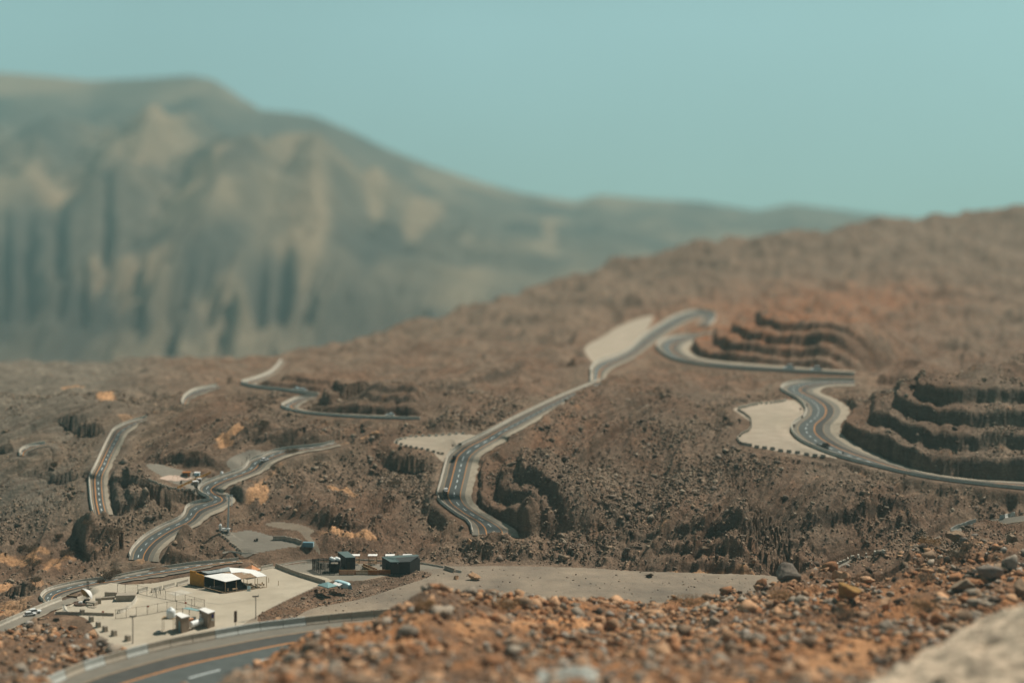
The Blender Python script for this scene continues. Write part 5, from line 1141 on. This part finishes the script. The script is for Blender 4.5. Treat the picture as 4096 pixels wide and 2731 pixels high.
# ------------------------------------------------------------------ cars
def car(u, v, rz, paint, lab, s=1., suv=False):
    p = hit(u, v); p.z += .5; t = Thing('car', p, lab, 'car'); t.o.rotation_euler = (0, 0, rz)
    h1 = .95 if suv else .8; h2 = 1.85 if suv else 1.48
    prof = [(-2.2,.35),(2.2,.35),(2.3,.6),(2.2,h1-.1),(1.2,h1),(-2.1,h1),(-2.3,.6)]
    cab = [(1.1,h1),(.45,h2-.07),(-1.3,h2-.07),(-2.0 if suv else -1.9,h1)]
    def ext(pr, w, k=1.): return MB().prism([Vector((x*s,-w*s,z*s)) for x, z in pr], [Vector((x*s,w*s,z*s)) for x, z in pr])
    P0 = t.loc; t.loc = Vector((0,0,0))
    t.part('body', ext(prof, .92), paint, bevel=.1*s); t.part('roof', ext([(.5,h2-.12),(.4,h2),(-1.3,h2),(-1.45,h2-.12)], .78), paint, bevel=.04); t.part('windows', ext(cab, .76), M_glass)
    for x in (-1.4,1.4):
        for y in (-.86,.86):
            wh = t.part('wheel', MB().tube(Vector((x*s,(y-.1)*s,.36*s)), Vector((x*s,(y+.1)*s,.36*s)), .36*s, n=14), M_tyre); t.part('rim', MB().tube(Vector((x*s,(y-.12)*s,.36*s)), Vector((x*s,(y+.12)*s,.36*s)), .2*s, n=10), M_steel, parent=wh)
    for y in (-.65,.65): t.part('headlight', MB().box(Vector((2.27*s,y*s,.6*s)), (.08,.4*s,.16*s)), M_lamp); t.part('tail_light', MB().box(Vector((-2.27*s,y*s,.65*s)), (.08,.35*s,.16*s)), M_red)
    t.o.location = P0; return t
car(1783,1973,1.75,M_cwhite,'white car driving along the central road below the lay-by')
car(1818,1840,1.45,M_cblack,'black car on the central road beside the leaf shaped lay-by')
car(3298,1792,2.55,M_cblack,'black off road car on the S bend beside the barrier', 1.15, True)
car(1058,1846,.9,M_cwhite,'white car coming round the loop road below the grey lay-by')
car(1560,1668,3.0,M_cblue,'pale car on the hairpin road below the low stepped cut')
car(3155,1481,3.1,M_cblue,'blurred pale car on the ridge road, left of the pair', 1.5, True); car(3265,1488,3.1,M_cblue,'blurred pale car on the ridge road, right of the pair', 1.5, True)
car(1185,1566,3.0,M_cblue,'tiny pale car on the farthest hairpin, ahead of the other', 1.2); car(1208,1570,3.0,M_cblue,'tiny pale car on the farthest hairpin, following the other', 1.2)
car(136,2458,.5,M_cwhite,'white car on the road leaving at the lower left', 1.2); car(119,2467,.5,M_cwhite,'white car half hidden below the lower left barrier', 1.1)
# ------------------------------------------------------------------ trees and shrubs
def plant(name, p, h, r, flat, lab, cat, leafm, n, trunk=True, seed=0, leaf=.28, grp=None):
    r_ = np.random.default_rng(seed); t = Thing(name, p, lab, cat, grp); p = Vector(p)
    br = MB(); tips = []
    if trunk:
        tr = p+Vector((.1*h,0,.45*h)); br.tube(p-Vector((0,0,.2)), tr, .05*h, .032*h, 7)
        for k in range(7):
            a = 6.28*k/7+r_.uniform(-.3,.3); q = tr+Vector((math.cos(a)*r*.6, math.sin(a)*r*.6, h*r_.uniform(.25,.42))); br.tube(tr, q, .028*h, .01*h, 5); tips.append(q)
            q2 = q+Vector((math.cos(a+.5)*r*.3, math.sin(a+.5)*r*.3, h*.1)); br.tube(q, q2, .01*h, .005*h, 4); tips.append(q2)
        cz, hz = .78*h, .22*h
    else:
        for k in range(10):
            a = 6.28*k/10; q = p+Vector((math.cos(a)*r*.7, math.sin(a)*r*.7, h*r_.uniform(.5,.9))); br.tube(p, q, .03*h, .008*h, 4); tips.append(q)
        cz, hz = .5*h, .45*h
    t.part('trunk' if trunk else 'stems', br, M_bark)
    nc = 14; cl = np.column_stack([r_.uniform(-1,1,nc)*r*.8, r_.uniform(-1,1,nc)*r*.8, cz+r_.uniform(-1,1,nc)*hz*.7]); cl[:len(tips)] = [tuple(q-p) for q in tips[:nc]]
    k = r_.integers(0, nc, n); C = cl[k]+r_.normal(0, 1, (n,3))*np.array([r*.26, r*.26, hz*(.35 if flat else .5)])
    C[:, 2] = np.maximum(C[:, 2], .1)
    V, Fc = [], []
    for i, c in enumerate(C):
        a = Vector(r_.normal(size=3)).normalized()*leaf*r_.uniform(.5,1.2); b = a.orthogonal().normalized()*leaf*r_.uniform(.3,.7); c = Vector(c)+p
        V += [c-a, c+b, c+a, c-b]; Fc.append((4*i, 4*i+1, 4*i+2, 4*i+3))
    t.part('crown', MB().add(V, Fc), leafm)
PL = [  # u, v(base), height px, radius px, kind, label
 (128,2282,42,32,'tree','brown acacia tree standing on the orange sand at the left'), (1577,1950,18,26,'tree','flat topped acacia by the pale rock slabs'), (1405,1945,20,14,'bush','round dark bush on the orange rock slab'),
 (1501,1752,18,16,'bush','dark round bush above the tip of the leaf shaped lay-by'), (1166,1814,16,26,'bush','reddish bush beside the loop road'), (214,1869,18,14,'bush','brown bush above the dark ledge at the far left'),
 (779,1836,20,20,'bush','brown bush on the layered slope above the huts'), (438,2322,36,26,'bush','large dark bush beside the curving western road'), (465,2306,24,22,'bush','dark bush just right of the largest roadside bush'),
 (268,2222,16,26,'bush','low dark bush on the orange sand'), (456,2136,24,26,'bush','dark bush under the scree near the loop road'), (140,2345,30,18,'tree','small dark tree below the brown acacia'), (85,2201,14,12,'bush','small bush on the pale sand at the left edge'),
 (120,2204,18,34,'bush','sprawling brown bush between the pale sand patches'), (1058,1720,16,20,'bush','dark bush beside the cliff blocks'), (235,2155,12,16,'bush','small bush above the pale sand'), (350,2095,12,18,'bush','low brown bush left of the loop road'), (405,2332,10,14,'bush','small dark bush at the end of the western barrier'),
 (3700,2462,70,60,'ochre','big ochre dry shrub among the near rocks'), (3705,2330,34,36,'bush','round grey brown shrub between the near boulders'), (3380,2480,40,46,'bush','low brown shrub below the tan block'), (3870,2202,24,26,'bush','brown shrub near the upper right boulders'),
 (3720,2185,30,44,'ochre','patch of dry ochre shrub beside the gully track'), (3830,2230,24,34,'bush','grey brown shrub left of the upright grey boulder'), (2020,2430,30,60,'ochre','ochre dry shrub on the crest below the gravel flat'), (2760,2415,30,70,'ochre','long ochre dry shrub on the crest'), (3120,2400,30,50,'ochre','ochre dry shrub near the tan boulders'), (1700,2440,40,40,'ochre','ochre dry shrub on the brown mound')]
for i, (u, v, hp, rp, kd, lab) in enumerate(PL):
    p = hit(u, v); s_ = p.y/F
    if kd == 'tree': plant('acacia_tree', p, hp*s_, rp*s_, True, lab, 'tree', M_leaf, 1500, True, i, .22)
    else: plant('dry_shrub', p-Vector((0,0,.1)), hp*s_, rp*s_, False, lab, 'shrub', M_leafo if kd == 'ochre' else M_leaf, 1100, False, i, .24)
# ------------------------------------------------------------------ boulders that stand out
def boulder(u, v, wpx, hpx, col, lab, seed, sub=3, dep=.8, tilt=0., dmin=None, flat=None):
    p = hit(u, v, dmin); s_ = p.y/F; P, Fc = ico(sub, 900+seed, 1., .12); r = np.random.default_rng(seed)
    P = P/np.abs(P).max(0); P = P*np.array([wpx*s_/2, wpx*s_/2*dep, hpx*s_*.62])
    M = np.array(Matrix.Rotation(tilt, 3, 'Y')@Matrix.Rotation(r.uniform(-.4,.4), 3, 'Z')); P = P@M.T
    nn = .05*wpx*s_*np.stack([perlin(P[:, 0]*.9+seed, P[:, 2]*.9+k*7, 40+k) for k in range(3)], -1); P = P+nn
    C = np.array(col)[None]*(.85+.3*rng.uniform(size=(len(P), 1)))
    o = link('boulder', np_mesh('boulder', P, Fc, [M_rock], col=C)); o.location = p+Vector((0,0,hpx*s_*.38)); return tag(o, lab, 'boulder')
TANB, GRB, OCH = (.48,.29,.17), (.30,.25,.20), (.30,.165,.05)
for i, a in enumerate([
 (1827,2316,26,18,TANB,'smaller tan boulder on the gravel flat'), (1901,2318,56,28,TANB,'split tan boulder on the gravel flat beside the smaller one'), (1880,2188,20,22,TANB,'lone tan boulder on the slope above the gravel flat'), (2599,2308,34,18,DRK,'small dark boulder on the gravel flat below the dark rocks'),
 (1107,2486,34,18,TANB,'tan boulder peeping over the near road barrier'), (1442,2372,20,12,GRB,'small dark boulder on the bank below the caravan'),
 (3400,2400,124,62,OCH,'big flat faced ochre block among the near rocks'), (3359,2330,84,50,TANB,'pale tan boulder above the ochre block'), (3470,2335,66,34,TANB,'tan boulder right of the pale tan one'), (3542,2440,62,48,TANB,'cube shaped tan boulder right of the ochre block'),
 (3551,2532,76,62,GRB,'rounded grey boulder above the sandy hollow'), (3847,2366,110,44,(.26,.19,.13),'long tilted slab boulder on the right slope'), (3960,2318,110,52,(.22,.18,.15),'second long slab leaning on the right slope'), (4030,2284,84,76,GRB,'tall upright grey boulder on the right slope'),
 (4075,2380,70,64,(.25,.17,.11),'brown boulder cut by the right edge'), (4050,2170,50,34,(.26,.19,.13),'small pyramid boulder near the right edge'), (3830,2160,90,44,(.26,.18,.12),'broad brown outcrop boulder beside the gully track'), (3690,2200,40,30,DRK,'dark square block beside the gully track'),
 (3150,2310,110,60,(.17,.14,.115),'dark rounded outcrop at the right end of the gravel flat'), (3560,2390,34,26,GRB,'small grey boulder above the cube shaped one'), (1310,2536,36,30,TANB,'tan boulder at the left foot of the mound'), (2200,2540,60,34,TANB,'pale boulder in the near rubble'), (2330,2600,74,40,TANB,'long pink tan boulder in the near rubble'), (2650,2630,90,50,TANB,'tan boulder near the bottom centre'), (2860,2500,60,36,GRB,'grey boulder among the near rubble')]):
    boulder(*a[:6], seed=i, dmin=None)
def slab(pts, lab, col, th, name='rock_slab', sub=110):
    """a big bedrock slab: outline given on the near slope, with real thickness"""
    P = [np.array(W(u, v, z)) for u, v, z in pts]; n = sub; V = []
    for i in range(n+1):
        for j in range(n+1):
            a, b = i/n, j/n; V.append(P[0]*(1-a)*(1-b)+P[1]*a*(1-b)+P[2]*a*b+P[3]*(1-a)*b)
    V = np.array(V); x, y = V[:, 0].astype(np.float32), V[:, 1].astype(np.float32)
    r1, a1, a2, _, _ = voronoi(x/9+.4*perlin(x/6, y/6, 3), y/5, 12)
    V[:, 0] += 1.6*perlin(y/6, x/6, 21); V[:, 1] += 2.2*perlin(x/7, y/7, 22)
    V[:, 2] += 1.3*fbm(x/9, y/9, 5, 5)+.7*np.abs(perlin(x/2.2, y/5, 9))+(r1-.5)*1.3*np.clip((a2-a1)*5, 0, 1)
    sb = sub/40; E = np.minimum.reduce([np.repeat(np.arange(n+1), n+1), n-np.repeat(np.arange(n+1), n+1), np.tile(np.arange(n+1), n+1), n-np.tile(np.arange(n+1), n+1)])
    V[:, 2] -= th*np.exp(-(E/(1.2*sb))**2)*.8
    D_ = V.copy(); D_[:, 2] -= th
    k = np.arange((n+1)**2).reshape(n+1, n+1); q = np.stack([k[:-1, :-1], k[1:, :-1], k[1:, 1:], k[:-1, 1:]], -1).reshape(-1, 4)
    N0 = len(V); bd = np.concatenate([k[0, :], k[1:, -1], k[-1, -2::-1], k[-2:0:-1, 0]]); b2 = np.roll(bd, -1)
    sd_ = np.stack([bd, b2, b2+N0, bd+N0], -1)
    C = np.array(col)[None]*(.62+.7*np.clip(.5+fbm(np.concatenate([x, x])/6, np.concatenate([y, y])/6, 4, 3), 0, 1))[:, None]
    o = link(name, np_mesh(name, np.concatenate([V, D_]), [q, q[:, ::-1]+N0, sd_], [M_rock], smooth=False, col=C)); return tag(o, lab, 'rock')
slab([(3330,2790,-128),(4300,2790,-116),(4300,2310,-112),(4000,2440,-128)], 'huge pale bedrock slab across the bottom right corner', (.50,.40,.30), 7)
slab([(2030,2800,-128),(2450,2800,-128),(2370,2650,-130),(2170,2660,-130)], 'pale grey jagged rock at the bottom edge of the near slope', (.36,.37,.34), 4, 'pale_rock', 40)
# ------------------------------------------------------------------ camera, sun, sky, air
cam = bpy.data.cameras.new('camera'); co = bpy.data.objects.new('camera', cam); COL.objects.link(co)
co.location = (0, 0, 0); co.rotation_euler = (math.radians(90), 0, 0)
cam.sensor_width = 1000; cam.lens = 1500; cam.sensor_fit = 'HORIZONTAL'
cam.shift_y = -(1365.5-VH)/4096; cam.clip_start = 5; cam.clip_end = 40000
cam.dof.use_dof = True; cam.dof.focus_distance = EYE_FOCUS
cam.dof.aperture_fstop = 1.5/(14*4*EYE_FOCUS/F); cam.dof.aperture_blades = 0
scene.camera = co
SUN_EL, SUN_AZ = math.radians(55), math.radians(50)       # azimuth clockwise from straight ahead
sd = Vector((math.sin(SUN_AZ)*math.cos(SUN_EL), math.cos(SUN_AZ)*math.cos(SUN_EL), math.sin(SUN_EL)))
sl = bpy.data.lights.new('sun', 'SUN'); so = bpy.data.objects.new('sun', sl); COL.objects.link(so)
sl.energy = 5.0; sl.angle = math.radians(.5); sl.color = (1, .91, .78)
so.rotation_euler = sd.to_track_quat('Z', 'Y').to_euler(); so.location = (600, 600, 700)
w = bpy.data.worlds.new('World'); scene.world = w; w.use_nodes = True; nt = w.node_tree; N = nt.nodes; L = nt.links
bg = N['Background']; bg.inputs['Strength'].default_value = .106
sky = N.new('ShaderNodeTexSky'); sky.sky_type = 'NISHITA'; sky.sun_disc = False; sky.sun_elevation = SUN_EL; sky.sun_rotation = SUN_AZ
sky.altitude = 1200; sky.air_density = 1.0; sky.dust_density = 2.0; sky.ozone_density = 1.0
tc = N.new('ShaderNodeTexCoord'); sp = N.new('ShaderNodeSeparateXYZ'); cb = N.new('ShaderNodeCombineXYZ'); mx = N.new('ShaderNodeMath')
mr = N.new('ShaderNodeMapRange'); L.new(tc.outputs['Generated'], sp.inputs[0]); L.new(sp.outputs['Z'], mr.inputs['Value'])
mr.inputs['From Min'].default_value = -.05; mr.inputs['From Max'].default_value = 1; mr.inputs['To Min'].default_value = .10; mr.inputs['To Max'].default_value = 1
L.new(sp.outputs['X'], cb.inputs['X']); L.new(sp.outputs['Y'], cb.inputs['Y']); L.new(mr.outputs['Result'], cb.inputs['Z']); L.new(cb.outputs[0], sky.inputs['Vector'])
tint = N.new('ShaderNodeMix'); tint.data_type = 'RGBA'; tint.blend_type = 'MULTIPLY'; tint.inputs['Factor'].default_value = 1
tint.inputs['B'].default_value = (1.0, 1.2, .90, 1)
hr = N.new('ShaderNodeMapRange'); hr.interpolation_type = 'SMOOTHSTEP'; L.new(sp.outputs['Z'], hr.inputs['Value'])
hr.inputs['From Min'].default_value = .09; hr.inputs['From Max'].default_value = .22; hr.inputs['To Min'].default_value = 1.5; hr.inputs['To Max'].default_value = .22
hs = N.new('ShaderNodeVectorMath'); hs.operation = 'SCALE'; L.new(sky.outputs['Color'], hs.inputs[0]); L.new(hr.outputs['Result'], hs.inputs['Scale'])
h2 = N.new('ShaderNodeMapRange'); L.new(sp.outputs['Z'], h2.inputs['Value']); h2.inputs['From Min'].default_value = -.04; h2.inputs['From Max'].default_value = .085
h2.inputs['To Min'].default_value = .74; h2.inputs['To Max'].default_value = 1.1
nz = N.new('ShaderNodeTexNoise'); nz.inputs['Scale'].default_value = 5; nz.inputs['Detail'].default_value = 3; L.new(tc.outputs['Generated'], nz.inputs['Vector'])
n2 = N.new('ShaderNodeMapRange'); L.new(nz.outputs['Fac'], n2.inputs['Value']); n2.inputs['To Min'].default_value = .86; n2.inputs['To Max'].default_value = 1.14
mm = N.new('ShaderNodeMath'); mm.operation = 'MULTIPLY'; L.new(h2.outputs['Result'], mm.inputs[0]); L.new(n2.outputs['Result'], mm.inputs[1])
h3 = N.new('ShaderNodeVectorMath'); h3.operation = 'SCALE'; L.new(hs.outputs['Vector'], h3.inputs[0]); L.new(mm.outputs[0], h3.inputs['Scale'])
L.new(h3.outputs['Vector'], tint.inputs['A']); L.new(tint.outputs['Result'], bg.inputs['Color'])
# air
def box_mesh(name, lo, hi, m):
    V = np.array([(x, y, z) for x in (lo[0], hi[0]) for y in (lo[1], hi[1]) for z in (lo[2], hi[2])])
    f = np.array([(0,1,3,2),(4,6,7,5),(0,4,5,1),(2,3,7,6),(0,2,6,4),(1,5,7,3)])
    return np_mesh(name, V, f, [m])
hm = bpy.data.materials.new('haze'); hm.use_nodes = True; hn = hm.node_tree.nodes
for n in list(hn):
    if n.type != 'OUTPUT_MATERIAL': hn.remove(n)
pv = hn.new('ShaderNodeVolumePrincipled'); pv.inputs['Color'].default_value = (.52, .80, .80, 1); pv.inputs['Density'].default_value = HAZE; pv.inputs['Anisotropy'].default_value = 0
hm.node_tree.links.new(pv.outputs[0], hn['Material Output'].inputs['Volume'])
hz = tag(link('haze', box_mesh('haze', (-13500, -60, -5200), (13500, 23500, 2400), hm)), kind='stuff')
scene.cycles.volume_bounces = 0; scene.cycles.max_bounces = 4; scene.cycles.diffuse_bounces = 2; scene.cycles.use_denoising = True
scene.view_settings.view_transform = 'Standard'; scene.view_settings.look = 'None'; scene.view_settings.exposure = .12; scene.view_settings.gamma = 1
scene.render.resolution_x = 1024; scene.render.resolution_y = 682
